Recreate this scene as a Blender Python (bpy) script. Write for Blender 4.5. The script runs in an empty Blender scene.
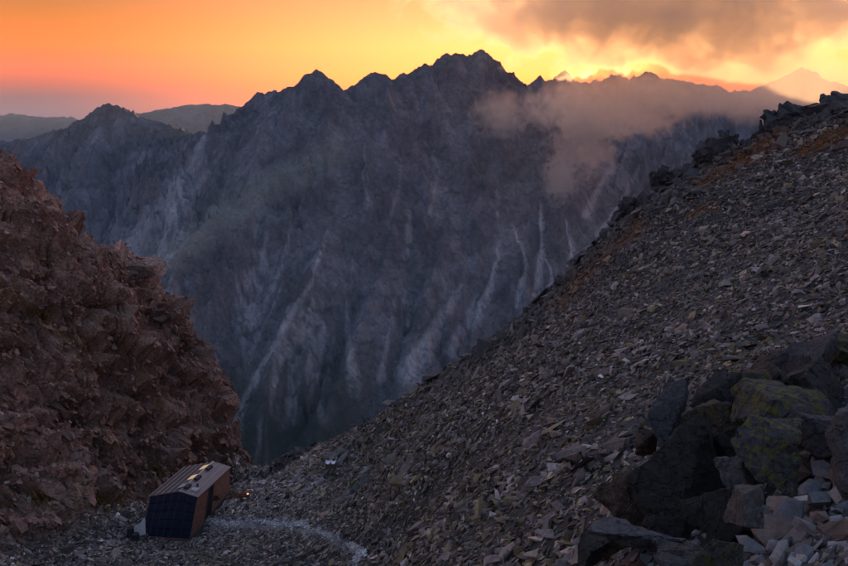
import bpy, bmesh, math, random
import numpy as np
from mathutils import Vector, Matrix, Euler

sc = bpy.context.scene
R = math.radians
rng = np.random.default_rng(7)
random.seed(7)

# ------------------------------------------------------------------ camera
PITCH = R(12.5)
FPX = 824.4                       # focal length in pixels of an 848 px wide frame (35 mm lens)
cam = bpy.data.cameras.new('camera'); cam_o = bpy.data.objects.new('camera', cam)
sc.collection.objects.link(cam_o)
cam.lens = 35; cam.sensor_width = 36; cam.clip_start = 0.3; cam.clip_end = 90000
cam_o.location = (0, 0, 0); cam_o.rotation_euler = (R(90) - PITCH, 0, 0)
sc.camera = cam_o

# ------------------------------------------------------------------ world and sun (just after sundown behind the ridge)
SUN_AZ, SUN_EL = R(14.0), R(.8)
world = bpy.data.worlds.new('World'); sc.world = world; world.use_nodes = True
wn = world.node_tree.nodes; wl = world.node_tree.links
bg = wn['Background']
def wnode(t, **k):
    n = wn.new(t)
    for a, b in k.items(): setattr(n, a, b)
    return n
def wmath(op, a, b=None, clamp=False):
    n = wnode('ShaderNodeMath', operation=op, use_clamp=clamp)
    for i, v in enumerate((a, b)):
        if v is None: continue
        if isinstance(v, (int, float)): n.inputs[i].default_value = v
        else: wl.new(v, n.inputs[i])
    return n.outputs[0]
sky = wnode('ShaderNodeTexSky', sky_type='NISHITA', sun_disc=False)
sky.sun_elevation = SUN_EL; sky.sun_rotation = SUN_AZ; sky.altitude = 2300; sky.dust_density = 3; sky.ozone_density = 2
tc = wnode('ShaderNodeTexCoord')
nrm = wnode('ShaderNodeVectorMath', operation='NORMALIZE'); wl.new(tc.outputs['Generated'], nrm.inputs[0])
sep = wnode('ShaderNodeSeparateXYZ'); wl.new(nrm.outputs[0], sep.inputs[0])
elev = sep.outputs[2]
def ramp(stops):
    r = wnode('ShaderNodeValToRGB'); e = r.color_ramp; e.interpolation = 'EASE' if False else 'LINEAR'
    while len(e.elements) < len(stops): e.elements.new(0.5)
    for el, (p, c) in zip(e.elements, stops): el.position = p; el.color = (*c, 1)
    return r
# elevation (sine) remapped so that the twilight band gets most of the ramp: u = (z+0.05)/0.5
u = wmath('MULTIPLY', wmath('ADD', elev, 0.05), 2.0, True)
P = lambda s: (s + .05) * 2.0
far_r = ramp([(0.0, (.16, .11, .15)), (P(-.012), (.19, .115, .14)), (P(.004), (.22, .085, .085)), (P(.016), (.46, .085, .035)), (P(.032), (.85, .125, .0)),
              (P(.058), (.95, .19, .0)), (P(.088), (.58, .175, .01)), (P(.12), (.37, .15, .045)), (P(.25), (.44, .28, .25)), (1.0, (.38, .34, .38))])
near_r = ramp([(0.0, (.8, .28, .06)), (P(0.0), (2.6, .50, .03)), (P(.03), (3.0, .72, .07)), (P(.06), (2.5, .74, .16)), (P(.09), (1.7, .58, .18)),
               (P(.125), (1.1, .42, .16)), (P(.22), (.80, .42, .28)), (1.0, (.40, .35, .38))])
anti_r = ramp([(0.0, (.05, .05, .08)), (P(0.0), (.06, .06, .09)), (P(.06), (.10, .07, .10)), (P(.12), (.16, .12, .14)), (P(.25), (.26, .22, .25)), (1.0, (.32, .30, .35))])
for r in (far_r, near_r, anti_r): wl.new(u, r.inputs[0])
# angle to the sun azimuth: cosine of the horizontal angle
hl = wmath('SQRT', wmath('ADD', wmath('MULTIPLY', sep.outputs[0], sep.outputs[0]), wmath('MULTIPLY', sep.outputs[1], sep.outputs[1])))
dotp = wmath('ADD', wmath('MULTIPLY', sep.outputs[0], math.sin(SUN_AZ)), wmath('MULTIPLY', sep.outputs[1], math.cos(SUN_AZ)))
ang = wmath('ARCCOSINE', wmath('DIVIDE', dotp, wmath('MAXIMUM', hl, 1e-4)))
def smooth(v, a, b):
    m = wnode('ShaderNodeMapRange', interpolation_type='SMOOTHSTEP', clamp=True)
    wl.new(v, m.inputs[0]); m.inputs[1].default_value = a; m.inputs[2].default_value = b
    return m.outputs[0]
def mixc(f, a, b):
    m = wnode('ShaderNodeMix', data_type='RGBA'); wl.new(f, m.inputs[0]); wl.new(a, m.inputs[6]); wl.new(b, m.inputs[7])
    return m.outputs[2]
c1 = mixc(smooth(ang, R(6), R(40)), near_r.outputs[0], far_r.outputs[0])
c2 = mixc(smooth(ang, R(40), R(140)), c1, anti_r.outputs[0])
# the upper dome is the physical sky
skyk = wnode('ShaderNodeVectorMath', operation='MULTIPLY'); wl.new(sky.outputs[0], skyk.inputs[0]); skyk.inputs[1].default_value = (1.0, .84, .78)
c3 = mixc(smooth(elev, .22, .55), c2, skyk.outputs[0])
wt = wnode('ShaderNodeVectorMath', operation='MULTIPLY'); wl.new(c3, wt.inputs[0]); wt.inputs[1].default_value = (1.08, .96, .92)
wl.new(wt.outputs[0], bg.inputs[0]); bg.inputs[1].default_value = 1.0

sun = bpy.data.lights.new('sun', 'SUN'); sun_o = bpy.data.objects.new('sun', sun); sc.collection.objects.link(sun_o)
sun.energy = 5.0; sun.angle = R(0.5); sun.color = (1.0, .55, .22)
sun_dir = Vector((math.sin(SUN_AZ) * math.cos(SUN_EL), math.cos(SUN_AZ) * math.cos(SUN_EL), math.sin(SUN_EL)))
sun_o.rotation_euler = sun_dir.to_track_quat('Z', 'Y').to_euler()

vs = sc.view_settings
vs.view_transform = 'Standard'; vs.look = 'None'; vs.exposure = 0.6; vs.gamma = 1.0; vs.use_curve_mapping = False
sc.cycles.use_denoising = True
sc.cycles.max_bounces = 8; sc.cycles.diffuse_bounces = 2; sc.cycles.volume_bounces = 5; sc.cycles.transparent_max_bounces = 6
sc.cycles.volume_max_steps = 256; sc.cycles.volume_step_rate = 1.0

# ------------------------------------------------------------------ helpers
CP, SP = math.cos(PITCH), math.sin(PITCH)
def pt(px, py, d):
    """place seen at (px,py) of the photograph, d metres deep -> world point (used to lay out the terrain's survey points)"""
    h = (px - 424) / FPX; v = (283 - py) / FPX
    return np.array((h * d, d * (CP + v * SP), d * (v * CP - SP)))
def proj(p):
    p = np.asarray(p); d = p[..., 1] * CP - p[..., 2] * SP
    up = p[..., 1] * SP + p[..., 2] * CP
    return 424 + FPX * p[..., 0] / d, 283 - FPX * up / d, d

_perm = np.random.default_rng(3).permutation(256); _perm = np.concatenate([_perm, _perm, _perm])
_g = np.random.default_rng(4).normal(size=(256, 3)); _g /= np.linalg.norm(_g, axis=1)[:, None]
def perlin(p):
    p = np.asarray(p, float); i = np.floor(p).astype(int); f = p - i; i &= 255
    w = f * f * f * (f * (f * 6 - 15) + 10); out = 0
    for dx in (0, 1):
        for dy in (0, 1):
            for dz in (0, 1):
                h = _perm[_perm[_perm[(i[:, 0] + dx) & 255] + ((i[:, 1] + dy) & 255)] + ((i[:, 2] + dz) & 255)]
                g = _g[h]; d = f - (dx, dy, dz)
                k = (w[:, 0] if dx else 1 - w[:, 0]) * (w[:, 1] if dy else 1 - w[:, 1]) * (w[:, 2] if dz else 1 - w[:, 2])
                out = out + k * (g * d).sum(1)
    return out * 1.6
def fbm(p, o=4, gain=.5):
    s = 0; a = 1
    for k in range(o):
        s = s + a * perlin(p * 2 ** k + 17.3 * k); a *= gain
    return s
def ridged(p, o=4, gain=.55):
    s = 0; a = 1; wgt = 1
    for k in range(o):
        n = (1 - np.abs(perlin(p * 2 ** k + 11.7 * k))) ** 2
        s = s + a * n * wgt; wgt = np.clip(n * 1.6, 0, 1); a *= gain
    return s
def cells(p, seed=0):
    """nearest jittered lattice point: distance gap to the second nearest, cell's random vector"""
    p = np.asarray(p, float); b = np.floor(p).astype(int); n = len(p)
    f1 = np.full(n, 9e9); f2 = np.full(n, 9e9); idx = np.zeros((n, 3)); off = np.zeros((n, 3))
    tab = np.random.default_rng(100 + seed).random((256, 3)); tab2 = np.random.default_rng(200 + seed).random((256, 3))
    for dx in (-1, 0, 1):
        for dy in (-1, 0, 1):
            for dz in (-1, 0, 1):
                c = b + (dx, dy, dz); cc = c & 255
                h = _perm[_perm[_perm[cc[:, 0]] + cc[:, 1]] + cc[:, 2]]
                q = c + tab[h]; v = p - q; d = (v * v).sum(1)
                m = d < f1
                f2 = np.where(m, f1, np.minimum(f2, d)); idx[m] = tab2[h[m]]; off[m] = v[m]; f1 = np.where(m, d, f1)
    return np.sqrt(f2) - np.sqrt(f1), idx, off
def sstep(a, b, x):
    t = np.clip((x - a) / (b - a), 0, 1); return t * t * (3 - 2 * t)

def link(o, parent=None):
    sc.collection.objects.link(o)
    if parent: o.parent = parent
    return o
def tag(o, label=None, cat=None, group=None, kind=None):
    if label: o['label'] = label
    if cat: o['category'] = cat
    if group: o['group'] = group
    if kind: o['kind'] = kind
    return o
def np_mesh(name, v, faces, col=None, smooth=False, extra=None):
    """v (n,3), faces (m,k) with one k"""
    me = bpy.data.meshes.new(name); v = np.asarray(v, np.float32); faces = np.asarray(faces, np.int32); k = faces.shape[1]
    me.vertices.add(len(v)); me.vertices.foreach_set('co', v.ravel())
    me.loops.add(faces.size); me.loops.foreach_set('vertex_index', faces.ravel())
    me.polygons.add(len(faces)); me.polygons.foreach_set('loop_start', np.arange(0, faces.size, k, dtype=np.int32))
    me.polygons.foreach_set('use_smooth', np.full(len(faces), smooth))
    if col is not None:
        a = me.attributes.new('tint', 'FLOAT_COLOR', 'POINT'); c = np.ones((len(v), 4), np.float32); c[:, :3] = col
        a.data.foreach_set('color', c.ravel())
    me.update(calc_edges=True)
    return me
def grid_faces(nr, nc):
    a = (np.arange(nr - 1)[:, None] * nc + np.arange(nc - 1)[None, :]).ravel()
    return np.stack([a, a + 1, a + nc + 1, a + nc], 1)

# ------------------------------------------------------------------ materials
def material(name):
    m = bpy.data.materials.new(name); m.use_nodes = True
    return m, m.node_tree.nodes, m.node_tree.links, m.node_tree.nodes['Principled BSDF']
def rock_material(name, scale, bump, bump_dist, rough=.85, speck=.35, coords='Object'):
    """colour from the mesh's own rock-type attribute, broken up by mottling and a cracked relief"""
    m, n, l, b = material(name)
    at = n.new('ShaderNodeAttribute'); at.attribute_name = 'tint'
    co = n.new('ShaderNodeTexCoord')
    n1 = n.new('ShaderNodeTexNoise'); n1.inputs['Scale'].default_value = scale; n1.inputs['Detail'].default_value = 6; n1.inputs['Roughness'].default_value = .68
    n2 = n.new('ShaderNodeTexNoise'); n2.inputs['Scale'].default_value = scale * 5.3; n2.inputs['Detail'].default_value = 4; n2.inputs['Roughness'].default_value = .7
    for q in (n1, n2): l.new(co.outputs[coords], q.inputs['Vector'])
    mr = n.new('ShaderNodeMapRange'); l.new(n1.outputs[0], mr.inputs[0]); mr.inputs[1].default_value = .3; mr.inputs[2].default_value = .7
    mr.inputs[3].default_value = 1 - speck; mr.inputs[4].default_value = 1 + speck
    mr2 = n.new('ShaderNodeMapRange'); l.new(n2.outputs[0], mr2.inputs[0]); mr2.inputs[1].default_value = .3; mr2.inputs[2].default_value = .7
    mr2.inputs[3].default_value = 1 - speck * .7; mr2.inputs[4].default_value = 1 + speck * .7
    mu = n.new('ShaderNodeMath'); mu.operation = 'MULTIPLY'; l.new(mr.outputs[0], mu.inputs[0]); l.new(mr2.outputs[0], mu.inputs[1])
    vm = n.new('ShaderNodeVectorMath'); vm.operation = 'SCALE'; l.new(at.outputs['Color'], vm.inputs[0]); l.new(mu.outputs[0], vm.inputs[3])
    l.new(vm.outputs[0], b.inputs['Base Color'])
    ad = n.new('ShaderNodeMath'); ad.operation = 'ADD'; l.new(n1.outputs[0], ad.inputs[0])
    mm = n.new('ShaderNodeMath'); mm.operation = 'MULTIPLY'; l.new(n2.outputs[0], mm.inputs[0]); mm.inputs[1].default_value = .45
    l.new(mm.outputs[0], ad.inputs[1])
    bp = n.new('ShaderNodeBump'); bp.inputs['Strength'].default_value = bump; bp.inputs['Distance'].default_value = bump_dist
    l.new(ad.outputs[0], bp.inputs['Height']); l.new(bp.outputs[0], b.inputs['Normal'])
    b.inputs['Roughness'].default_value = rough; b.inputs['Specular IOR Level'].default_value = .25
    return m
M_FAR = rock_material('far_rock', .02, 1.0, 16.0, .95, .32)
M_LEFT = rock_material('brown_rock', 2.2, 1.0, .30, .9, .65)
M_SCREE = rock_material('scree_rock', 1.3, .9, .12, .8, .35)

# ------------------------------------------------------------------ far mountains
def interp_line(pts, step):
    q = np.array([pt(*p) for p in pts]); out = []
    for a, b in zip(q[:-1], q[1:]):
        n = max(1, int(np.linalg.norm(b - a) / step))
        out.append(a + (b - a) * (np.arange(n) / n)[:, None])
    out.append(q[-1:]); return np.concatenate(out)
def screen_line_dist(px, py, line):
    best = np.full(len(px), 1e9)
    for (x0, y0), (x1, y1) in zip(line[:-1], line[1:]):
        dx, dy = x1 - x0, y1 - y0; t = np.clip(((px - x0) * dx + (py - y0) * dy) / (dx * dx + dy * dy), 0, 1)
        best = np.minimum(best, np.hypot(px - x0 - t * dx, py - y0 - t * dy))
    return best
def cone_union(x, y, lines):
    """height of a roof of constant pitch k hung from each ridge line, and plan distance to the nearest line"""
    x = x.astype(np.float32); y = y.astype(np.float32)
    z = np.full(len(x), -1e9, np.float32); dmin = np.full(len(x), 1e9, np.float32)
    for L, k in lines:
        for a, b in zip(L[:-1].astype(np.float32), L[1:].astype(np.float32)):
            ux, uy = b[0] - a[0], b[1] - a[1]; t = np.clip(((x - a[0]) * ux + (y - a[1]) * uy) / (ux * ux + uy * uy), 0, 1)
            d = np.hypot(x - a[0] - t * ux, y - a[1] - t * uy); dmin = np.minimum(dmin, d); z = np.maximum(z, a[2] + t * (b[2] - a[2]) - k * d)
    return z.astype(float), dmin.astype(float)
def mountain(name, label, lines, az, rad, floor_z, seed, amp, jag, colour, warp=1.0):
    """ridge lines and spurs with fluted flanks between them"""
    A, Rr = np.meshgrid(az, rad); x = (np.sin(A) * Rr).ravel(); y = (np.cos(A) * Rr).ravel()
    p0 = np.stack([x, y, np.full_like(x, seed * 31.7)], 1)
    wx = fbm(p0 / 420, 4) * 55 * warp + fbm(p0 / 90 + 7, 3) * 16 * warp
    wy = fbm(p0 / 420 + 50, 4) * 55 * warp + fbm(p0 / 90 + 90, 3) * 16 * warp
    z0, d0 = cone_union(x, y, lines)
    nearness = np.clip(d0 / 130, 0, 1)
    xs, ys = x + wx * nearness, y + wy * nearness
    z, d = cone_union(xs, ys, lines)
    g = np.clip(d / 260, 0, 1)
    q = np.stack([xs, ys, z * .55 + seed * 50], 1)
    fl = np.stack([xs / 105, ys / 800, z * 0 + seed], 1)
    z = z + (ridged(fl, 4) - .9) * amp * .8 * g + (ridged(q / 330, 5) - .9) * amp * g + (ridged(q / 75 + 40, 4) - .9) * amp * .30 * np.clip(d / 70, .12, 1) + (ridged(q / 28 + 9, 3) - .9) * amp * .13 * np.clip(d / 60, .3, 1) + fbm(p0 / 40, 4) * jag * (1 + 2.0 * np.exp(-d / 45))
    gul = ridged(fl, 4)
    z = np.maximum(z, floor_z + fbm(p0 / 500, 3) * 25 + fbm(p0 / 60, 2) * 4)
    v = np.stack([x, y, z], 1)
    nr, nc = len(rad), len(az)
    Z = z.reshape(nr, nc); gy = np.gradient(Z, axis=0) / np.gradient(Rr, axis=0); gx = np.gradient(Z, axis=1) / (np.gradient(A, axis=1) * Rr)
    steep = np.hypot(gx, gy).ravel()
    me = np_mesh(name, v, grid_faces(nr, nc)[:, ::-1], colour(v, steep, p0, gul), True)
    o = link(bpy.data.objects.new(name, me)); me.materials.append(M_FAR); tag(o, label, None, None, 'structure')
    return o

RIDGE = [(212, 135, 2950), (225, 128, 2930), (240, 117, 2900), (248, 103, 2870), (256, 94, 2850), (265, 93, 2830), (277, 91, 2800), (285, 86, 2780), (295, 86, 2760),
         (305, 76, 2740), (314, 71, 2730), (322, 71, 2730), (332, 82, 2740), (340, 91, 2760), (347, 88, 2780), (360, 80, 2800), (375, 72, 2820), (388, 77, 2840), (393, 79, 2850),
         (401, 73, 2870), (410, 75, 2880), (416, 69, 2900), (425, 63, 2920), (432, 66, 2940), (445, 55, 2960), (455, 52, 2980), (465, 56, 3000), (475, 51, 3010), (487, 52, 3040),
         (495, 62, 3070), (505, 77, 3120), (514, 92, 3180)]
RIDGE2 = [(514, 92, 3180), (525, 86, 3240), (533, 84, 3280), (540, 76, 3320), (546, 83, 3360), (555, 77, 3400), (565, 71, 3460), (573, 84, 3500), (585, 83, 3540), (600, 80, 3600),
          (612, 75, 3650), (622, 76, 3680), (630, 80, 3700), (640, 74, 3740), (650, 70, 3780), (660, 77, 3820), (680, 80, 3880), (700, 84, 3950), (718, 86, 4000), (740, 96, 4100), (800, 108, 4300), (900, 120, 4500)]
LEFTR = [(-140, 175, 4200), (-60, 152, 4000), (0, 142, 3850), (30, 138, 3800), (65, 128, 3740), (85, 117, 3700), (97, 108, 3670), (108, 103, 3650), (122, 109, 3610), (140, 117, 3560),
         (160, 121, 3480), (180, 130, 3380), (190, 135, 3300), (200, 132, 3230), (212, 135, 2950)]
SP1 = [(318, 76, 2730), (303, 140, 2600), (262, 183, 2470), (205, 224, 2320), (155, 270, 2160), (110, 350, 1960)]
SP2 = [(401, 76, 2870), (404, 170, 2640), (385, 260, 2360), (352, 345, 2100), (320, 430, 1900)]
SP3 = [(470, 58, 3000), (455, 160, 2720), (440, 250, 2450), (415, 330, 2200), (400, 400, 2000)]
SP4 = [(560, 80, 3420), (535, 150, 3050), (512, 220, 2700), (480, 300, 2400)]
SP5 = [(650, 76, 3780), (625, 150, 3300), (600, 230, 2850), (570, 300, 2500)]
SP6 = [(108, 106, 3650), (85, 170, 3250), (50, 230, 2900), (0, 300, 2500)]
SP7 = [(45, 136, 3790), (0, 190, 3350), (-60, 260, 2900)]
SP8 = [(256, 97, 2850), (240, 150, 2720), (232, 185, 2600)]
SP9 = [(345, 92, 2770), (350, 170, 2560), (318, 250, 2330), (280, 330, 2100), (262, 400, 1950)]
def main_colour(v, steep, p0, gul):
    px, py, d = proj(v)
    n = fbm(p0 / 160, 4); n2 = fbm(p0 / 45 + 5, 3)
    n3 = fbm(p0 / 16 + 70, 3)
    rock = np.array((.155, .147, .160)) * np.exp(.45 * n[:, None] + .25 * n2[:, None] + .28 * n3[:, None])
    grass = np.array((.070, .070, .055)); scree = np.array((.52, .49, .51)); forest = np.array((.028, .038, .030))
    c = rock
    k = sstep(1.05, .55, steep + .35 * n) * .75
    c = c * (1 - k[:, None]) + grass * k[:, None]
    # broad scree aprons below the saddle and on the bench of the spur
    # rubble fans widen downhill; their edges are ragged
    jx = 2.2 * n2 + 1.6 * n3; ap = np.zeros(len(px))
    for line, w0, w1, a_ in (([(205, 138), (185, 180), (165, 220), (140, 255)], 3, 28, .85), ([(222, 150), (196, 190), (180, 228)], 1, 8, .4), ([(325, 240), (310, 285), (296, 305), (268, 358), (244, 400), (230, 445)], .8, 6, .8), ([(345, 300), (350, 350), (354, 392)], .8, 7, .7), ([(402, 150), (398, 190), (392, 215)], .8, 2.0, .35),
                    ([(541, 205), (542, 245), (536, 300)], 1.2, 4.5, .8), ([(515, 232), (526, 258), (518, 305)], 1.2, 4, .85), ([(566, 222), (573, 250), (566, 285)], 1, 3.5, .8), ([(500, 240), (492, 285), (472, 325)], 1, 6, .75), ([(541, 250), (552, 270), (550, 300)], .8, 3, .7),
                    ([(462, 285), (440, 320), (425, 348), (405, 372)], 2, 12, .75), ([(478, 295), (460, 330), (450, 350)], 1, 7, .6), ([(365, 155), (362, 180), (372, 205)], .8, 2, .4), ([(295, 215), (282, 270), (255, 325)], .8, 3, .5), ([(283, 285), (262, 330), (245, 365)], .6, 2.5, .5),
                    ([(622, 150), (600, 185), (585, 215)], 1, 4, .7), ([(640, 165), (620, 205), (598, 235)], .8, 3, .6), ([(425, 140), (440, 170), (430, 215)], .6, 1.6, .4), ([(395, 300), (388, 340), (380, 380)], .7, 4, .5), ([(320, 350), (316, 390), (322, 420)], .7, 4, .5)):
        y0_, y1_ = line[0][1], line[-1][1]; w = w0 + (w1 - w0) * np.clip((py - y0_) / (y1_ - y0_), 0, 1)
        ap = np.maximum(ap, a_ * sstep(1.25, .55, (screen_line_dist(px + jx, py, line) + n3 * w * .8 + n2 * w * .4) / w))
    bench = .55 * sstep(1.6, .3, screen_line_dist(px + 5 * n, py + 4 * n2, [(335, 150), (285, 178), (235, 208), (170, 258)]) / 15)
    c = c * (1 - bench[:, None]) + np.array((.30, .285, .24)) * bench[:, None]
    ap = .8 * ap * np.clip(.9 + .6 * n2 + .6 * n3, 0, 1)
    # pale debris lies in the beds of the gullies, lower on the face
    bed = sstep(.62, .42, gul) * sstep(150, 260, py) * np.clip(.6 + n2 + n3, 0, 1); ap = np.maximum(ap, .45 * bed)
    c = c * (1 - ap[:, None]) + scree * ap[:, None]
    fo = sstep(335, 415, py + 45 * n + 20 * n2) * sstep(440, 320, px) * (1 - .9 * ap)
    c = c * (1 - fo[:, None]) + forest * fo[:, None]
    return np.clip(c, .01, .7)
az = np.linspace(R(-36), R(34), 760); rad = np.concatenate([np.linspace(1650, 3150, 330), np.linspace(3160, 4700, 110)])
mountain('mountain', 'jagged dark massif across the valley with pale scree gullies',
         [(np.array([pt(*q) for q in l]), k) for l, k in ((RIDGE, 1.05), (RIDGE2, 1.05), (LEFTR, .95), (SP1, 1.1), (SP2, 1.2), (SP3, 1.2), (SP4, 1.2), (SP5, 1.2), (SP6, 1.05), (SP7, 1.1), (SP8, 1.1), (SP9, 1.25))],
         az, rad, -860, 1, 90, 3.6, main_colour)
def plain(c):
    return lambda v, s, p0, g: np.clip(np.array(c) * (1 + .3 * fbm(p0 / 400, 3)[:, None]), .01, .6)
KR = [(690, 112, 6000), (715, 98, 6100), (726, 92, 6200), (740, 91, 6250), (752, 91, 6300), (770, 82, 6350), (785, 76, 6400), (793, 72, 6420), (801, 67, 6440), (808, 72, 6450), (822, 80, 6500), (848, 86, 6600), (900, 92, 6800), (980, 104, 7000)]
mountain('mountain', 'hazy pointed peak glowing in the orange light behind the ridge', [(np.array([pt(*q) for q in KR]), .75)],
         np.linspace(R(14), R(36), 220), np.linspace(5200, 7600, 90), -860, 2, 60, 6, plain((.16, .15, .15)), 1.0)
F1 = [(60, 130, 9000), (120, 121, 9200), (140, 113, 9300), (165, 109, 9400), (185, 105, 9500), (205, 104, 9500), (220, 105, 9500), (228, 104, 9500), (245, 108, 9500), (280, 112, 9500), (340, 118, 9600)]
mountain('far_ridge', 'pale blue rounded ridge behind the saddle', [(np.array([pt(*q) for q in F1]), .45)], np.linspace(R(-27), R(-2), 170), np.linspace(8000, 10800, 60), -900, 3, 60, 2, plain((.10, .10, .10)), 2.0)
F2 = [(-120, 117, 11500), (-60, 113, 11500), (0, 114, 11500), (14, 113, 11500), (30, 116, 11500), (45, 117, 11500), (65, 117, 11500), (85, 121, 11500), (120, 124, 11500), (160, 128, 11500)]
mountain('far_ridge', 'low pale blue ridge on the horizon at the edge of the sky', [(np.array([pt(*q) for q in F2]), .4)], np.linspace(R(-38), R(-16), 130), np.linspace(10300, 13000, 50), -900, 4, 60, 2, plain((.10, .10, .10)), 2.0)
gm = np_mesh('ground', [(-14000, -3000, -905), (14000, -3000, -905), (14000, 14200, -905), (-14000, 14200, -905)], [(0, 1, 2, 3)], (.05, .055, .04))
gm.materials.append(M_FAR); tag(link(bpy.data.objects.new('ground', gm)), 'dark valley floor far below', None, None, 'structure')

# ------------------------------------------------------------------ near terrain: thin-plate surface through survey points
CREST_R = [(900, 80, 118), (848, 108, 120), (790, 124, 118), (730, 154, 118), (690, 178, 120), (640, 208, 122), (600, 243, 125), (550, 293, 128), (500, 337, 133), (450, 368, 140), (400, 402, 148), (350, 434, 160), (300, 451, 172), (285, 458, 178), (270, 465, 184), (245, 474, 192)]
CREST_L = [(-60, 130, 146), (0, 170, 146), (30, 193, 149), (60, 225, 153), (90, 247, 157), (120, 262, 160), (150, 290, 165), (170, 315, 170), (192, 350, 174), (208, 380, 177), (222, 405, 179), (234, 440, 182)]
SURV = [(600, 590, 30), (500, 566, 43), (560, 520, 43), (625, 470, 46), (665, 420, 50), (720, 370, 55), (800, 330, 58), (848, 300, 60), (900, 260, 62),
        (450, 500, 64), (400, 470, 92), (520, 420, 73), (600, 360, 75), (700, 300, 78), (780, 250, 82), (848, 200, 88),
        (848, 150, 103), (760, 190, 103), (650, 260, 102), (560, 330, 103), (480, 380, 112), (420, 430, 118), (350, 470, 136), (300, 500, 132), (270, 485, 160),
        (360, 555, 94), (300, 528, 116), (250, 566, 104), (400, 566, 72), (330, 566, 88), (120, 545, 125), (60, 560, 113), (0, 566, 107), (-40, 540, 112), (60, 640, 80), (300, 640, 60),
        # left wall
        (0, 525, 117), (60, 517, 127), (105, 512, 134), (140, 500, 146), (190, 476, 165), (225, 468, 178),
        (0, 470, 122), (60, 470, 130), (0, 400, 128), (80, 430, 140), (100, 370, 146), (0, 300, 135), (60, 300, 142), (130, 440, 152), (150, 370, 158), (120, 310, 153), (180, 430, 168), (195, 400, 172), (0, 230, 140), (215, 450, 176), (-60, 400, 118), (-60, 250, 130)]
pts = [pt(*s) for s in SURV] + [pt(*s) for s in CREST_R] + [pt(*s) for s in CREST_L]
for px, py, d in CREST_R: pts += [pt(px, py + 22, d * 1.10), pt(px, py + 130, d * 1.5)]
for px, py, d in CREST_L: pts += [pt(px, py + 45, d * 1.10), pt(px, py + 170, d * 1.45)]
pts += [np.array(p) for p in ((-40.9, 119, -68.6), (-45, 121, -68.6), (-37, 120, -68.4), (-36.5, 126, -67.6), (-33, 133, -66.6), (-40, 136, -68.0), (-45, 130, -68.4),
                              (-20, 20, -26), (-45, 40, -45), (-70, 60, -60), (0, 25, -22), (40, 25, -2), (60, 50, 8), (-90, 90, -50))]
# the rib the photographer stands on
RIB = [(848, 580, 6.6), (760, 566, 7.4), (700, 566, 8.6), (640, 566, 10.2), (590, 566, 12), (640, 520, 12.2), (650, 470, 14.2), (700, 430, 15.6), (760, 400, 16.5), (820, 370, 17), (860, 345, 17.2), (780, 480, 11), (848, 480, 9.5)]
pts += [pt(a, b + 8, d * 1.1) - (0, 0, .35) for a, b, d in RIB] + [np.array((0, 0, -1.75)), np.array((4, 0, -1.5)), np.array((-3, 1, -2.6)), np.array((8, 4, -1.2)), np.array((12, 9, -1.0))]
pts += [pt(560, 640, 18), pt(600, 570, 21), pt(640, 530, 23), pt(700, 480, 26), pt(770, 440, 29), pt(850, 395, 30), pt(930, 340, 30)]
S = np.array(pts)
def tps(r2): return np.where(r2 > 0, .5 * r2 * np.log(np.maximum(r2, 1e-12)), 0)
nS = len(S); Kx = S[:, :2] / 50
Kmat = tps(((Kx[:, None] - Kx[None]) ** 2).sum(2)) + np.eye(nS) * 2e-4
Pm = np.concatenate([np.ones((nS, 1)), Kx], 1)
sol = np.linalg.solve(np.block([[Kmat, Pm], [Pm.T, np.zeros((3, 3))]]), np.concatenate([S[:, 2], np.zeros(3)]))
def height(x, y):
    x = np.asarray(x, float).ravel(); y = np.asarray(y, float).ravel(); out = np.empty(len(x))
    for c in range(0, len(x), 20000):
        q = np.stack([x[c:c + 20000], y[c:c + 20000]], 1) / 50
        out[c:c + 20000] = tps(((q[:, None] - Kx[None]) ** 2).sum(2)) @ sol[:nS] + sol[nS] + q @ sol[nS + 1:]
    return out
def valley_line(y):     # x of the foot between the left wall and the scree side
    return np.interp(y, [0, 60, 105, 117, 127, 137, 150, 165, 185, 230], [-80, -72, -56, -52, -49, -47.5, -44, -40, -36, -32])
az = np.linspace(R(-40), R(39), 620)
rad = np.concatenate([np.geomspace(2.0, 95, 190), np.arange(95.4, 225, .42), np.geomspace(226, 330, 40)])
A, RR = np.meshgrid(az, rad); gx = (np.sin(A) * RR).ravel(); gy = (np.cos(A) * RR).ravel()
gz = height(gx, gy); nr, nc = A.shape
G = np.stack([gx, gy, gz], 1)
def grid_normals(v):
    V = v.reshape(nr, nc, 3); a = np.gradient(V, axis=0); b = np.gradient(V, axis=1); n = np.cross(b, a)
    n /= np.linalg.norm(n, axis=2)[..., None] + 1e-9; n *= np.sign(n[..., 2:3]); return n.reshape(-1, 3)
GN = grid_normals(G)
left = sstep(1.5, -5, gx - valley_line(gy)) 
# left wall: tilted slabs that dip down to the right, broken into blocks
dip = Matrix.Rotation(R(-40), 3, 'Y') @ Matrix.Rotation(R(-20), 3, 'Z')
DIP = np.array(dip)
Lm = left > 0
q = (G[Lm] + np.stack([fbm(G[Lm] / 6 + k * 9, 3) * .6 for k in range(3)], 1)) @ DIP.T
disp = np.zeros(len(G))
e1, r1, o1 = cells(q / (11.0, 6.0, 4.4), 1)
e2, r2, o2 = cells(q / (3.4, 2.0, 1.3) + 3, 2)
e3, r3, o3 = cells(q / (1.3, .9, .55) + 5, 3)
dl = (r1[:, 0] - .5) * 3.0 + ((r1 - .5) * o1).sum(1) * 3.4 + (r2[:, 0] - .5) * .6 + ((r2 - .5) * o2).sum(1) * .7 + (r3[:, 0] - .5) * .2 + ((r3 - .5) * o3).sum(1) * .25
sw = q[:, 2] / 5.5 + fbm(q / 14 + 3, 3) * .7; sw2 = q[:, 2] / 1.9 + fbm(q / 6 + 8, 2) * .5
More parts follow.
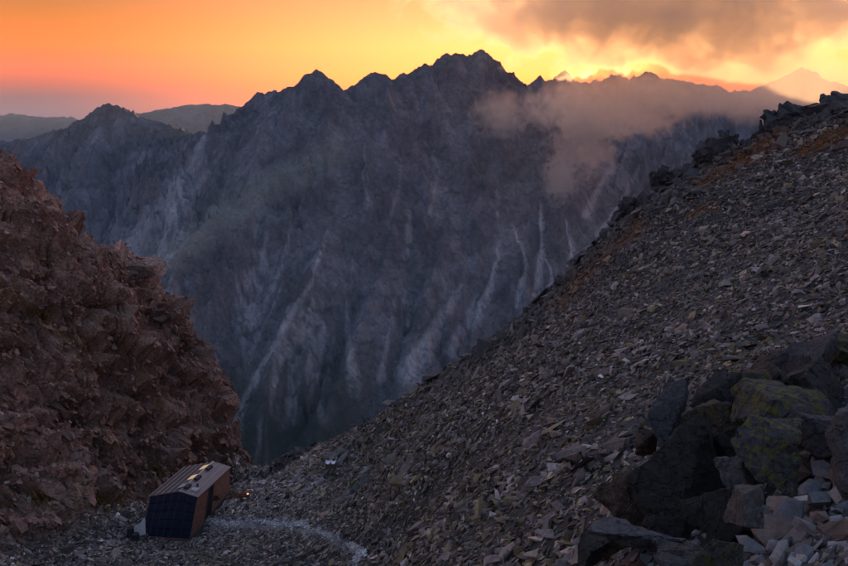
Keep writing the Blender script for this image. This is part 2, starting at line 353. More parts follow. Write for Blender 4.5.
dl += (sw % 1.0 - .5) * 4.2 + (sw2 % 1.0 - .5) * 1.4
dl += (ridged(G[Lm] / 22, 4) - .9) * 3.0
dl -= np.exp(-e2 / .07) * .5 + np.exp(-e1 / .07) * 2.0
disp[Lm] = dl * left[Lm]
disp += (1 - left) * (fbm(G / 9, 3) * .45 + fbm(G / 2.2, 2) * .12) * sstep(6, 40, RR.ravel())
V = G + GN * disp[:, None]
# colour: brown rock with rusty and ochre bands on the left, grey scree on the right
px, py, dd = proj(V)
n1 = fbm(G / 14, 4); n2 = fbm(G / 4 + 30, 3)
cl = np.array((.33, .185, .14)) * np.exp(.5 * n1[:, None] + .35 * n2[:, None] + .35 * fbm(G / 1.3, 2)[:, None])
kpale = sstep(.25, .8, fbm(G / (7, 7, 12) + 60, 3))[:, None]; cl = cl * (1 - .55 * kpale) + np.array((.46, .33, .27)) * .55 * kpale
def band(line, w, nz=8): return np.exp(-(screen_line_dist(px + nz * n2, py + nz * n1, line) / w) ** 2)
och = np.maximum.reduce([band([(-20, 280), (20, 298), (60, 330), (100, 365)], 6), .8 * band([(30, 500), (70, 505), (115, 512)], 8), band([(85, 490), (105, 505), (125, 508)], 7), .7 * band([(150, 470), (190, 470), (215, 462)], 6), .7 * band([(90, 310), (140, 370), (165, 410)], 6), .8 * band([(0, 500), (8, 515)], 7)])[:, None]
cl = cl * (1 - .8 * och) + np.array((.17, .085, .015)) * .8 * och
cr = np.array((.05, .043, .04)) * (1 + .3 * n1[:, None] + .3 * n2[:, None])  # near-black ground puts the shade of gaps between stones into the colour
pathm = np.clip(.95 + .9 * fbm(G / 1.7 + 3, 3), 0, 1)[:, None] * band([(205, 522), (240, 524), (290, 524), (320, 532), (345, 545), (360, 552), (355, 566)], 4.0, 2)[:, None]
cr = cr * (1 - pathm) + np.array((.20, .175, .17)) * pathm
rust = np.maximum.reduce([band([(700, 185), (735, 165), (770, 148)], 7), band([(800, 152), (848, 132)], 9), band([(690, 215), (715, 205)], 4), .7 * band([(640, 225), (600, 262), (560, 305)], 7), band([(735, 155), (790, 130)], 5), .6 * band([(470, 370), (420, 415), (395, 430)], 7)])[:, None]
cr = cr * (1 - .85 * rust) + np.array((.17, .06, .02)) * .85 * rust
ral = (sstep(0, .35, n1 + .8 * n2)[:, None]) * .6 * sstep(180, 90, RR.ravel())[:, None]
C = cl * left[:, None] + cr * (1 - left[:, None])
F = grid_faces(nr, nc)[:, ::-1]
isl = left.reshape(nr, nc)[:-1, :-1].ravel() > .5
def sub(name, sel, mat, label):
    f = F[sel]; u_, inv = np.unique(f, return_inverse=True)
    me = np_mesh(name, V[u_], inv.reshape(-1, 4), np.clip(C[u_], .008, .7), False); me.materials.append(mat)
    return tag(link(bpy.data.objects.new(name, me)), label, None, None, 'structure')
rock_slope = sub('rock_slope', isl, M_LEFT, 'steep reddish brown rock wall behind the hut')
isrib = (RR[:-1, :-1].ravel() < 24) & (gx.reshape(nr, nc)[:-1, :-1].ravel() > -6)
scree_slope = sub('scree_slope', ~isl & ~isrib, M_SCREE, 'grey boulder scree slope falling from the crest to the hut')
rock_rib = sub('rock_rib', isrib, M_SCREE, 'dark lichen covered rib of broken rock nearest the viewer')

# ------------------------------------------------------------------ loose stones
def hull(seed, n, dims, power=.55):
    r = np.random.default_rng(seed); u = r.normal(size=(n, 3)); u /= np.abs(u).max(1)[:, None] ** power * np.linalg.norm(u, axis=1)[:, None] ** (1 - power)
    p = u * (.8 + .3 * r.random((n, 1))) * np.array(dims) * .5
    bm = bmesh.new()
    for v in p: bm.verts.new(v)
    bmesh.ops.convex_hull(bm, input=bm.verts[:])
    for v in [v for v in bm.verts if not v.link_faces]: bm.verts.remove(v)
    bmesh.ops.triangulate(bm, faces=bm.faces[:]); bm.verts.index_update()
    V = np.array([v.co[:] for v in bm.verts]); Fc = np.array([[v.index for v in f.verts] for f in bm.faces]); bm.free()
    return V, Fc
TEMPL = [hull(500 + k, 8, (1.0, .46 + .06 * (k % 5), .26 + .06 * (k % 4)), .8) for k in range(16)]
def frames(nrm, r, tilt, yaw=None, yaw_spread=3.2):
    n = len(nrm); z = nrm + r.normal(size=(n, 3)) * tilt; z /= np.linalg.norm(z, axis=1)[:, None]
    if yaw is None: a = r.normal(size=(n, 3))
    else:
        a = np.tile(np.array(yaw, float), (n, 1)) + r.normal(size=(n, 3)) * yaw_spread
    x = a - (a * z).sum(1)[:, None] * z; x /= np.linalg.norm(x, axis=1)[:, None]
    return np.stack([x, np.cross(z, x), z], 2)
def joined(name, pos, rot, scl, tint, tid, mat, parent, templ=TEMPL):
    vs_, fs, cs = [], [], []; off = 0
    for t in range(len(templ)):
        m = np.where(tid == t)[0]
        if not len(m): continue
        tv, tf = templ[t]; L = tv[None] * scl[m][:, None, :]
        W = np.einsum('nij,nkj->nki', rot[m], L) + pos[m][:, None, :]
        vs_.append(W.reshape(-1, 3)); fs.append((tf[None] + (np.arange(len(m)) * len(tv))[:, None, None]).reshape(-1, 3) + off); off += len(m) * len(tv)
        cs.append(np.repeat(tint[m], len(tv), 0))
    me = np_mesh(name, np.concatenate(vs_), np.concatenate(fs), np.concatenate(cs)); me.materials.append(mat)
    return link(bpy.data.objects.new(name, me), parent)
def singles(name, pos, rot, scl, tint, tid, mat, parent, templ=TEMPL):
    for i in range(len(pos)):
        tv, tf = templ[tid[i]]
        me = np_mesh(name, tv * scl[i], tf, np.tile(tint[i], (len(tv), 1))); me.materials.append(mat)
        o = link(bpy.data.objects.new(name, me), parent)
        o.matrix_local = Matrix.Translation(Vector(pos[i])) @ Matrix(rot[i].tolist()).to_4x4()
# which ground can be seen from about here (with a margin for a step to the side)
el = (V[:, 2] / np.hypot(V[:, 0], V[:, 1])).reshape(nr, nc)
runmax = np.maximum.accumulate(el, axis=0)
seen = (el > runmax - .035)
dr = np.gradient(rad)[:, None]; area = RR * dr * (az[1] - az[0]) / np.clip(GN[:, 2].reshape(nr, nc), .35, 1)
inframe = ((px > -60) & (px < 908) & (py < 640)).reshape(nr, nc)
GNs = GN; Vs = V
def scatter(mask, n, seed):
    r = np.random.default_rng(seed); w = (area * mask).ravel(); w = w / w.sum()
    i = r.choice(len(w), n, p=w)
    sp = (RR.ravel()[i] * (az[1] - az[0]))[:, None]
    x = Vs[i, 0] + (r.random(n) - .5) * sp[:, 0]; y = Vs[i, 1] + (r.random(n) - .5) * dr.ravel()[i // nc]
    z = Vs[i, 2] + ((x - Vs[i, 0]) * -GNs[i, 0] + (y - Vs[i, 1]) * -GNs[i, 1]) / np.clip(GNs[i, 2], .3, 1)
    return r, i, np.stack([x, y, z], 1)
Lf = left.reshape(nr, nc); rib_m = (RR < 24) & (gx.reshape(nr, nc) > -6)
scree_m = seen & inframe & (Lf < .6) & ~rib_m & (RR < 215)
A_scree = (area * scree_m).sum()
N = 125000
r, ii, pos = scatter(scree_m, N, 11)
dist = np.linalg.norm(pos, axis=1)
size = np.exp(r.normal(size=N) * .4) * (.315 + .0015 * dist); size = np.clip(size, .18, 2.2)
run = fbm(np.stack([(pos[:, 0] * .45 + pos[:, 1] * .87) / 5.0, (pos[:, 0] * -.87 + pos[:, 1] * .45) / 38.0, pos[:, 2] * 0], 1), 3); size *= np.exp(.42 * run)
big = r.random(N) < .016; size[big] *= 2.1
spx, spy, _ = proj(pos)
onpath = band_at = np.exp(-(screen_line_dist(spx, spy, [(205, 522), (240, 524), (290, 524), (320, 532), (345, 545), (360, 552), (355, 566)]) / 5) ** 2)
size *= 1 - .6 * onpath
scl = size[:, None] * (1 + r.normal(size=(N, 3)) * .15)
rot = frames(GNs[ii], r, .50, (.9, .1, .45), .55)
pal = np.array([(.22, .19, .18), (.17, .145, .14), (.31, .275, .265), (.20, .17, .105), (.23, .17, .14), (.14, .12, .12)])
prob = np.tile(np.array([.34, .22, .08, .12, .10, .14]), (N, 1))
oliv = np.clip(fbm(pos / 16 + 5, 3) + .5 * sstep(380, 520, spy) * sstep(330, 420, spx) * sstep(700, 600, spx), 0, 1); prob[:, 3] += oliv * .55
lowl = sstep(330, 240, spx) * sstep(430, 480, spy); prob[:, 2] += lowl * .35; prob[:, 0] += lowl * .4
cum = np.cumsum(prob / prob.sum(1)[:, None], 1); ch = (r.random(N)[:, None] > cum).sum(1).clip(0, 5)
tint = pal[ch] * np.exp(r.normal(size=(N, 1)) * .45) * np.array((.92, .80, .71)) * np.exp(.22 * run[:, None])
rus = np.maximum.reduce([np.exp(-(screen_line_dist(spx, spy, l) / w) ** 2) for l, w in (([(700, 185), (735, 165), (770, 148)], 6), ([(800, 152), (848, 132)], 8), ([(735, 155), (790, 130)], 5), ([(640, 225), (600, 262), (560, 305)], 7))])
tint = tint * (1 + .55 * sstep(350, 300, spx) * sstep(430, 452, spy) * sstep(540, 500, spy))[:, None] * np.array((1.0, .97, 1.0))
keep = r.random(N) > rus * .75
cd = screen_line_dist(spx, spy, [(a, b) for a, b, _ in CREST_R if a > 380]); nearc = sstep(26, 4, cd + 14 * run) * sstep(380, 480, spx)   # bedrock breaks through below the crest
tint = tint * (1 - nearc[:, None]) + np.array((.095, .075, .068)) * np.exp(r.normal(size=(N, 1)) * .35) * nearc[:, None]
sc_up = 1 + .7 * nearc * r.random(N); size *= sc_up; scl *= sc_up[:, None] * (1 + nearc[:, None] * np.array((0, .2, .9)))
tint = tint * (1 - .5 * rus[:, None]) + np.array((.17, .075, .035)) * .5 * rus[:, None]
tint = tint * (1 - .7 * onpath[:, None]) + np.array((.55, .49, .48)) * .7 * onpath[:, None]
pos = pos + GNs[ii] * (size * (.04 + .16 * r.random(N)))[:, None]
tid = r.integers(0, 16, N)
# no stones inside the hut's footprint
HU = np.array((.235, .972)); HW = np.array((.972, -.235)); HA = np.array((-39.1, 121.7))
rel = pos[:, :2] - HA; hu_, hw_ = rel @ HU, rel @ HW
keep &= ~((hu_ > -2.6) & (hu_ < 11.6) & (hw_ > -6) & (hw_ < 3.4))
# trodden ground about the walkers, the post, the lamp and the shed
keep &= ~((np.hypot(pos[:, 0] + 31.0, pos[:, 1] - 158.0) < 9) & (size > .5))
for fx, fy, fr in ((-50.5, 115.9, .5), (-29.8, 128.5, .4)):
    along = (pos[:, 0] * fx + pos[:, 1] * fy) / math.hypot(fx, fy) - math.hypot(fx, fy); side = (pos[:, 0] * fy - pos[:, 1] * fx) / math.hypot(fx, fy)
    keep &= ~((np.abs(side) < fr) & (along < fr) & (along > -1.2) & (size > .35))
imp = size / dist; imp[~keep] = -1; order = np.argsort(-imp)
top = order[:300]; rest = order[300:]; rest = rest[keep[rest]]
singles('stone', pos[top], rot[top], scl[top], tint[top], tid[top], M_SCREE, scree_slope)
tag(joined('stones', pos[rest], rot[rest], scl[rest], tint[rest], tid[rest], M_SCREE, scree_slope), 'countless small grey scree stones', None, None, 'stuff')
# crushed pale gravel trodden out along the path
r = np.random.default_rng(77); PL = np.array([(205, 522), (240, 524), (290, 524), (320, 532), (345, 545), (360, 552), (355, 566)], float); n = 3600
k = r.integers(0, len(PL) - 1, n); t_ = r.random(n)[:, None]; q_ = PL[k] * (1 - t_) + PL[k + 1] * t_; q_ += r.normal(size=(n, 2)) * (2.0, 1.4) + 2.2 * np.stack([np.sin(q_[:, 0] / 5.1), np.sin(q_[:, 0] / 7.3 + 1)], 1)
d_ = np.linspace(80, 140, 240); hx = (q_[:, 0] - 424) / FPX; vv = (283 - q_[:, 1]) / FPX; X = hx[:, None] * d_; Y = (CP + vv * SP)[:, None] * d_; Z = (vv * CP - SP)[:, None] * d_
hit = (Z < height(X, Y).reshape(X.shape)).argmax(1); I = np.arange(n); gp = np.stack([X[I, hit], Y[I, hit], Z[I, hit] + .22], 1); gs = np.exp(r.normal(size=n) * .4) * .24
tag(joined('gravel', gp, frames(np.tile(np.array((0., 0, 1)), (n, 1)), r, .4), gs[:, None] * np.ones((1, 3)), np.array((.46, .41, .40)) * np.exp(r.normal(size=(n, 1)) * .3), r.integers(0, 16, n), M_SCREE, scree_slope), 'pale trodden gravel of the path', None, None, 'stuff')

# blocks and slabs on the brown wall
left_m = seen & inframe & (Lf > .6) & (RR < 215)
N = 9000
TEMPL_B = [hull(700 + k, 12, (1.0, .55 + .08 * (k % 4), .26 + .06 * (k % 3)), .8) for k in range(12)]
r, ii, pos = scatter(left_m, N, 12)
dist = np.linalg.norm(pos, axis=1); spx, spy, _ = proj(pos)
low = sstep(300, 480, spy)
size = np.exp(r.normal(size=N) * .5) * (.60 + .35 * low); size = np.clip(size, .3, 4.0)
dn = GNs[ii] * .6 + np.array(DIP[2]) * np.where(r.random(N) < .7, .9, .2)[:, None]; dn /= np.linalg.norm(dn, axis=1)[:, None]
rot = frames(dn, r, .20, (.75, .1, -.6), .4)
scl = size[:, None] * (1 + r.normal(size=(N, 3)) * .2).clip(.5, 1.6)
palL = np.array([(.29, .155, .115), (.22, .12, .09), (.44, .30, .24), (.34, .18, .125), (.15, .095, .075)])
tint = 1.15 * palL[r.choice(5, N, p=[.36, .28, .04, .18, .14])] * np.exp(r.normal(size=(N, 1)) * .18)
clump = sstep(.1, .6, fbm(pos / (6, 6, 9) + 60, 3)); pale = clump * (r.random(N) < .5)
tint = tint * (1 - .6 * pale[:, None]) + np.array((.38, .28, .24)) * .6 * pale[:, None]
pos = pos - GNs[ii] * (size * .05)[:, None]
tid = r.integers(0, 12, N)
rel = pos[:, :2] - HA; keep = ~((rel @ HU > -2.6) & (rel @ HU < 11.6) & (rel @ HW > -7) & (rel @ HW < 3.4))
imp = size / dist; imp[~keep] = -1; order = np.argsort(-imp); top = order[:300]; rest = order[300:]; rest = rest[keep[rest]]
singles('block', pos[top], rot[top], scl[top], tint[top], tid[top], M_LEFT, rock_slope, TEMPL_B)
tag(joined('blocks', pos[rest], rot[rest], scl[rest], tint[rest], tid[rest], M_LEFT, rock_slope, TEMPL_B), 'countless broken brown blocks', None, None, 'stuff')

# ------------------------------------------------------------------ boulders with worn faces
def boulder_mesh(name, seed, dims, col, mat, npts=10, cuts=4, rough=.05, power=.85):
    hv, hf = hull(seed, npts, (1, 1, 1), power); hv = hv * np.array(dims)
    bm = bmesh.new(); vv = [bm.verts.new(p) for p in hv]
    for f in hf: bm.faces.new([vv[k] for k in f])
    bmesh.ops.dissolve_limit(bm, angle_limit=R(14), verts=bm.verts[:], edges=bm.edges[:])
    bmesh.ops.bevel(bm, geom=bm.edges[:] , offset=.018 * min(dims), segments=1, affect='EDGES')
    bmesh.ops.triangulate(bm, faces=bm.faces[:])
    for _ in range(cuts): bmesh.ops.subdivide_edges(bm, edges=[e for e in bm.edges if e.calc_length() > max(dims) * .045], cuts=1)
    bmesh.ops.triangulate(bm, faces=bm.faces[:])
    bm.normal_update(); bm.verts.index_update()
    P0 = np.array([v.co[:] for v in bm.verts]); Nn = np.array([v.normal[:] for v in bm.verts]); s = max(dims)
    e, rr_, oo = cells(P0 / (s * .26) + seed, 5)
    e2_, r2_, o2_ = cells(P0 / (s * np.array((.11, .15, .07))) + seed, 6)
    d = fbm(P0 / (s * .35) + seed, 4) * rough * s * .7 + ((rr_ - .5) * oo).sum(1) * rough * s * 1.6 + (rr_[:, 0] - .5) * rough * s * .9 + (r2_[:, 0] - .5) * rough * s * .35 + ((r2_ - .5) * o2_).sum(1) * rough * s * .5 + fbm(P0 / (s * .05) + seed, 2) * rough * s * .16 - np.exp(-e / .05) * rough * s * .3
    P1 = P0 + Nn * d[:, None]
    Fc = np.array([[v.index for v in f.verts] for f in bm.faces]); bm.free()
    me = np_mesh(name, P1, Fc, np.tile(np.array(col), (len(P1), 1))); me.materials.append(mat)
    return me
def lichen_rock(name, scale, amount, lichen=(.24, .21, .045)):
    m = rock_material(name, scale * 1.6, 1.0, .12, .85, .55)
    n = m.node_tree.nodes; l = m.node_tree.links; b = n['Principled BSDF']; src = b.inputs['Base Color'].links[0].from_socket
    co = n.new('ShaderNodeTexCoord'); t = n.new('ShaderNodeTexNoise'); t.inputs['Scale'].default_value = 8.5; t.inputs['Detail'].default_value = 9; t.inputs['Roughness'].default_value = .74
    l.new(co.outputs['Object'], t.inputs['Vector'])
    mr = n.new('ShaderNodeMapRange'); mr.inputs[1].default_value = 1 - amount; mr.inputs[2].default_value = 1 - amount + .06; l.new(t.outputs[0], mr.inputs[0])
    mx = n.new('ShaderNodeMix'); mx.data_type = 'RGBA'; l.new(mr.outputs[0], mx.inputs[0]); l.new(src, mx.inputs[6]); mx.inputs[7].default_value = (*lichen, 1)
    # fracture lines cut into the faces
    nz = n.new('ShaderNodeTexNoise'); nz.inputs['Scale'].default_value = 2.5; nz.inputs['Detail'].default_value = 4; l.new(co.outputs['Object'], nz.inputs['Vector'])
    ad = n.new('ShaderNodeVectorMath'); ad.operation = 'MULTIPLY_ADD'; l.new(nz.outputs['Color'], ad.inputs[0]); ad.inputs[1].default_value = (.5, .5, .5); l.new(co.outputs['Object'], ad.inputs[2])
    vo = n.new('ShaderNodeTexVoronoi'); vo.feature = 'DISTANCE_TO_EDGE'; vo.inputs['Scale'].default_value = 2.4; l.new(ad.outputs[0], vo.inputs['Vector'])
    cr_ = n.new('ShaderNodeMapRange'); cr_.inputs[1].default_value = 0; cr_.inputs[2].default_value = .05; l.new(vo.outputs['Distance'], cr_.inputs[0])
    old = b.inputs['Normal'].links[0].from_node; b2 = n.new('ShaderNodeBump'); b2.inputs['Strength'].default_value = 1.0; b2.inputs['Distance'].default_value = .06
    l.new(cr_.outputs[0], b2.inputs['Height']); l.new(old.outputs[0], b2.inputs['Normal']); l.new(b2.outputs[0], b.inputs['Normal'])
    l.new(mx.outputs[2], b.inputs['Base Color']); return m
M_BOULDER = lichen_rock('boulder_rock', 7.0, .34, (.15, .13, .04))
M_LICHEN = lichen_rock('lichen_boulder_rock', 7.0, .495, (.20, .175, .04))
M_LICHEN2 = lichen_rock('mossy_boulder_rock', 7.0, .47, (.16, .13, .025))
M_STONE = rock_material('pale_stone', 6.0, .8, .02, .75, .3)
def boulder(seed, p, dims, rot, col, mat, label, cat='boulder', name='boulder', npts=9, cuts=4, power=.9, parent=None, rough=.038):
    me = boulder_mesh(name, seed, dims, col, mat, npts, cuts, rough, power)
    o = link(bpy.data.objects.new(name, me), parent); o.location = p; o.rotation_euler = [R(a) for a in rot]
    if not parent: tag(o, label, cat, 'boulders on the rib')
    return o
DG, PG, PU = (.085, .075, .07), (.20, .18, .18), (.14, .125, .13)  # DG carries the shade of faces turned away from the sky
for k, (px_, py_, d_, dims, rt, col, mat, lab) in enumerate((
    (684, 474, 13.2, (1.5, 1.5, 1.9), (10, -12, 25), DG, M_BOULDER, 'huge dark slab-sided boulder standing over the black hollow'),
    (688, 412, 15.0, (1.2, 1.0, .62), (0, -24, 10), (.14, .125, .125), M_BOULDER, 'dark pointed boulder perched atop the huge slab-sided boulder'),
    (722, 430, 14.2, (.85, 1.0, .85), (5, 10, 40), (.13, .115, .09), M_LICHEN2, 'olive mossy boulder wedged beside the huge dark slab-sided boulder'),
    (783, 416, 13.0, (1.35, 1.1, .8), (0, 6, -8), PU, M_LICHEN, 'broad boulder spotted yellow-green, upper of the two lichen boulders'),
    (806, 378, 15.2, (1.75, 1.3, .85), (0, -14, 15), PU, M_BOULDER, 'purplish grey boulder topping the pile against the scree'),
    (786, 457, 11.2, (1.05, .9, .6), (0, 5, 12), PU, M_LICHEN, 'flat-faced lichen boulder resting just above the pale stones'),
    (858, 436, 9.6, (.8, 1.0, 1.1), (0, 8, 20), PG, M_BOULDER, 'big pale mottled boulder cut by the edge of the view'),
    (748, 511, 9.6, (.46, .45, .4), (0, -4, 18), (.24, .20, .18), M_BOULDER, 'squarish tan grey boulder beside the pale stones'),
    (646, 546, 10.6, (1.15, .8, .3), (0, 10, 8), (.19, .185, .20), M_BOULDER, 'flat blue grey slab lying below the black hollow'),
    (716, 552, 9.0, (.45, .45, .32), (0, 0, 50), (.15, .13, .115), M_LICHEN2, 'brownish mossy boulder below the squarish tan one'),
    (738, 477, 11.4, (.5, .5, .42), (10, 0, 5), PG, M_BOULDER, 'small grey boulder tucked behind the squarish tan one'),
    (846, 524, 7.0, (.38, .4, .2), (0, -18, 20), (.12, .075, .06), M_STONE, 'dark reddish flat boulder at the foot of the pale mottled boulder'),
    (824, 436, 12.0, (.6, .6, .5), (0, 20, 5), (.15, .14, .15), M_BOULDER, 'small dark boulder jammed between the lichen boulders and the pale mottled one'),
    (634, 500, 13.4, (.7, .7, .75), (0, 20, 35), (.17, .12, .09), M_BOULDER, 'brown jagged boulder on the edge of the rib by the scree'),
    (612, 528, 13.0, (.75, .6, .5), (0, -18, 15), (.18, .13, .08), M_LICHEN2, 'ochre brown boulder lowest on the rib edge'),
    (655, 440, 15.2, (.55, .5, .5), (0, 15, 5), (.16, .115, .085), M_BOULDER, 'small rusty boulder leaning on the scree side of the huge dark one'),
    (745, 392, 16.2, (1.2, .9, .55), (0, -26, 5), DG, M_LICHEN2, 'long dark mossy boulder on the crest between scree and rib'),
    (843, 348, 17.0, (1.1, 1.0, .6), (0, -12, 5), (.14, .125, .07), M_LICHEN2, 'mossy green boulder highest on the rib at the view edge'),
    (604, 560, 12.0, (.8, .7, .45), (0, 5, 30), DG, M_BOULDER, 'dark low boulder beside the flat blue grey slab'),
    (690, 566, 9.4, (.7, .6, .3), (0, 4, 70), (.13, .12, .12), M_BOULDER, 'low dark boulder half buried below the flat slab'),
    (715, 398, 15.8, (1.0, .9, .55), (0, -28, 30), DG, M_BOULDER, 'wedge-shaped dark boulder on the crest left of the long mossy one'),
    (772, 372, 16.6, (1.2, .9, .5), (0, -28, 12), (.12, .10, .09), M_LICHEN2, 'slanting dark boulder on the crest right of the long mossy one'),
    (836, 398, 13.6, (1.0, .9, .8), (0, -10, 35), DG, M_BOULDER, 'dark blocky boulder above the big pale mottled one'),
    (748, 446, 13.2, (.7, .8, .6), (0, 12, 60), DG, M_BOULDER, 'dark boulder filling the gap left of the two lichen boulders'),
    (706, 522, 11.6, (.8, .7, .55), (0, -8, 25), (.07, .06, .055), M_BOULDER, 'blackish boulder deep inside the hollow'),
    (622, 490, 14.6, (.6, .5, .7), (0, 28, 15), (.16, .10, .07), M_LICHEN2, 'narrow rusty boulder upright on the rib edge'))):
    boulder(40 + k * 7, pt(px_, py_, d_), np.array(dims) * 1.35, rt, np.array(col) * .72, mat, lab)  # boulder colours dimmed further, shade of the outcrop put into the albedo

# the heap of pale stones in the lower corner, and rubble between the boulders
def rib_surface(spx, spy, lo=5.0, hi=22.0):
    d = np.linspace(lo, hi, 260); best = []
    for a, b in zip(spx, spy):
        P_ = np.stack([pt(a, b, q) for q in d]); h = height(P_[:, 0], P_[:, 1]); k = np.argmax(P_[:, 2] < h); best.append(P_[k] if (P_[:, 2] < h).any() else P_[-1])
    return np.array(best)
r = np.random.default_rng(21)
TEMPL_P = [hull(900 + k, 13, (1.0, .72 + .04 * (k % 4), .42 + .06 * (k % 3)), .45) for k in range(14)]
n = 260; spx = r.uniform(690, 860, n); spy = r.uniform(474, 590, n); ok = spy > 474 + (848 - spx) * .28; spx, spy = spx[ok], spy[ok]
hand = [(797, 486, 34), (822, 480, 30), (812, 497, 30), (838, 490, 24), (770, 541, 46), (790, 527, 30), (803, 517, 34), (822, 512, 30), (778, 512, 30), (840, 506, 24), (805, 540, 26), (752, 556, 34), (830, 540, 22), (765, 520, 24), (742, 530, 20), (818, 528, 20), (776, 563, 30), (845, 476, 22)]
spx = np.concatenate([[h[0] for h in hand], spx]); spy = np.concatenate([[h[1] for h in hand], spy])
pos = rib_surface(spx, spy); n = len(pos); dist = np.linalg.norm(pos, axis=1)
size = np.concatenate([[h[2] for h in hand], 8 + 14 * r.random(n - len(hand)) ** 2]) / FPX * dist * 1.0
pos[:, 2] += size * .16; pos[:len(hand), 2] += .09
rot = frames(np.tile(np.array((-.1, -.35, .9)), (n, 1)), r, .22); scl = size[:, None] * (1 + r.normal(size=(n, 3)) * .12)
palP = np.array([(.36, .33, .34), (.26, .25, .28), (.40, .36, .35), (.32, .22, .19), (.22, .21, .22), (.30, .29, .31)])
tint = palP[r.integers(0, 6, n)] * np.exp(r.normal(size=(n, 1)) * .28) * np.array((.86, .80, .76))
singles('stone', pos, rot, scl, tint, r.integers(0, 14, n), M_STONE, rock_rib, TEMPL_P)
n = 5000; r, ii, pos = scatter((RR > 4) & rib_m & inframe, n, 31); dist = np.linalg.norm(pos, axis=1)
size = np.exp(r.normal(size=n) * .5) * .16; pos += GNs[ii] * (size * .1)[:, None]
tint = pal[r.integers(0, 6, n)] * np.exp(r.normal(size=(n, 1)) * .3) * .75
tag(joined('stones', pos, frames(GNs[ii], r, .35), size[:, None] * np.ones((1, 3)), tint, r.integers(0, 16, n), M_STONE, rock_rib), 'small rubble between the boulders', None, None, 'stuff')
Vz = V[:, 2].reshape(nr, nc)
def surf(x, y):
    """height of the finished ground"""
    a = np.clip(np.round((np.arctan2(x, y) - az[0]) / (az[1] - az[0])).astype(int), 0, nc - 1); k = np.clip(np.searchsorted(rad, np.hypot(x, y)), 0, nr - 1)
    return Vz[k, a]
def ground_at(px_, py_, lo=60, hi=215):
    d = np.linspace(lo, hi, 900); P_ = np.stack([pt(px_, py_, q) for q in d]); k = np.argmax(P_[:, 2] < surf(P_[:, 0], P_[:, 1]) + .15); return P_[k]
# ------------------------------------------------------------------ crags and slabs that stand out of the crest
def crag(label, blocks, cat='rock outcrop', col=(.065, .056, .056), group='rock outcrops along the scree crest', name='rock_outcrop', mat=None):
    up = 0 if cat == 'rock slab' else 1
    if not up: blocks = [(a, b, ground_at(a, b)[1] / (CP + (283 - b) / FPX * SP), dm, rt) for a, b, c_, dm, rt in blocks]
    else:
        r = np.random.default_rng(int(blocks[0][0])); xs_ = [b[0] for b in blocks]
        blocks = list(blocks) + [(b[0] + r.normal() * 6, b[1] + 2 + r.normal() * 3, b[2] + r.normal() * .6, tuple(r.uniform(.7, 1.7, 3) * (1, 1, 1.5)), (r.uniform(-25, 25), r.uniform(-35, 35), r.uniform(0, 180))) for b in blocks for _ in range(4)]
    b0 = pt(*blocks[0][:3]); root = bpy.data.objects.new(name, None); link(root); root.location = b0; tag(root, label, cat, group)
    for k, (px_, py_, d_, dims, rt) in enumerate(blocks):
        o = boulder(int(px_ * 3 + py_ * 7 + k), pt(px_, py_ - up * 6 + (1 - up) * 1.5, d_) - b0, np.array(dims) * (1 + .22 * up), rt, np.array(col) * (1 + .25 * ((k * 37 % 11) / 11 - .5)), mat or M_SCREE, None, None, 'block', 9, 3, .9, root, .07)
crag('tall dark crag highest on the scree crest, with twin horns', [(723, 163, 118, (4.2, 4, 6.0), (0, 10, 20)), (714, 156, 118, (3, 3, 4.6), (10, -15, 60)), (732, 156, 118.5, (3.4, 3, 4.6), (0, 25, 10)), (742, 160, 118, (4, 3, 3.6), (0, 0, 50)), (706, 165, 118.5, (3.4, 3, 4.2), (0, -10, 5)), (724, 149, 119, (1.8, 2, 3.2), (0, 12, 40)), (752, 156, 118, (3.2, 3, 2.6), (8, -20, 10))])
crag('crumbling dark crag below the twin-horned one', [(688, 183, 120, (4, 3.5, 3.6), (0, 5, 10)), (679, 190, 120, (3, 3, 3.0), (0, -15, 40)), (700, 178, 120, (3, 3, 3.2), (0, 20, 5)), (690, 177, 120.5, (2, 2, 2.2), (0, 0, 70))])
crag('lone leaning rock spike standing on the scree crest', [(661, 184, 121, (1.3, 1.2, 3.0), (0, 24, 10)), (664, 179, 121, (1.7, 1.2, 1.1), (0, 10, 30)), (657, 194, 121, (2.4, 2, 2.0), (0, 0, 10))])
crag('dark knobbly crag near the upper end of the scree crest', [(782, 126, 118, (4, 3.5, 3.4), (0, 5, 30)), (770, 131, 118, (3, 3, 3.2), (0, -15, 15)), (792, 121, 118, (3, 3, 3.2), (0, 15, 15)), (803, 120, 118, (3, 3, 2.2), (0, 0, 40)), (776, 124, 118.5, (1.6, 2, 2.2), (0, 20, 5))])
crag('low dark crag where the scree crest leaves the view', [(836, 112, 119, (5, 4, 3.2), (0, -10, 20)), (848, 108, 119, (4, 3.5, 3.0), (0, 10, 60)), (822, 118, 119, (3, 3, 2.4), (0, 5, 10))])
crag('small dark rock knob below the leaning spike', [(632, 213, 122, (4, 3, 2.8), (0, -20, 10)), (642, 206, 122, (3, 3, 2.4), (0, 10, 40)), (620, 224, 123, (3, 3, 2.4), (0, 0, 20))])
crag('pair of big pale slabs lying on the lower scree', [(398, 452, 128, (6.0, 4, 2.2), (0, -28, 20)), (408, 464, 125, (5.0, 3, 1.8), (0, -30, 10)), (388, 441, 131, (4.0, 3, 1.6), (0, -25, 30))], 'rock slab', (.19, .15, .12), 'bedrock slabs on the lower scree')
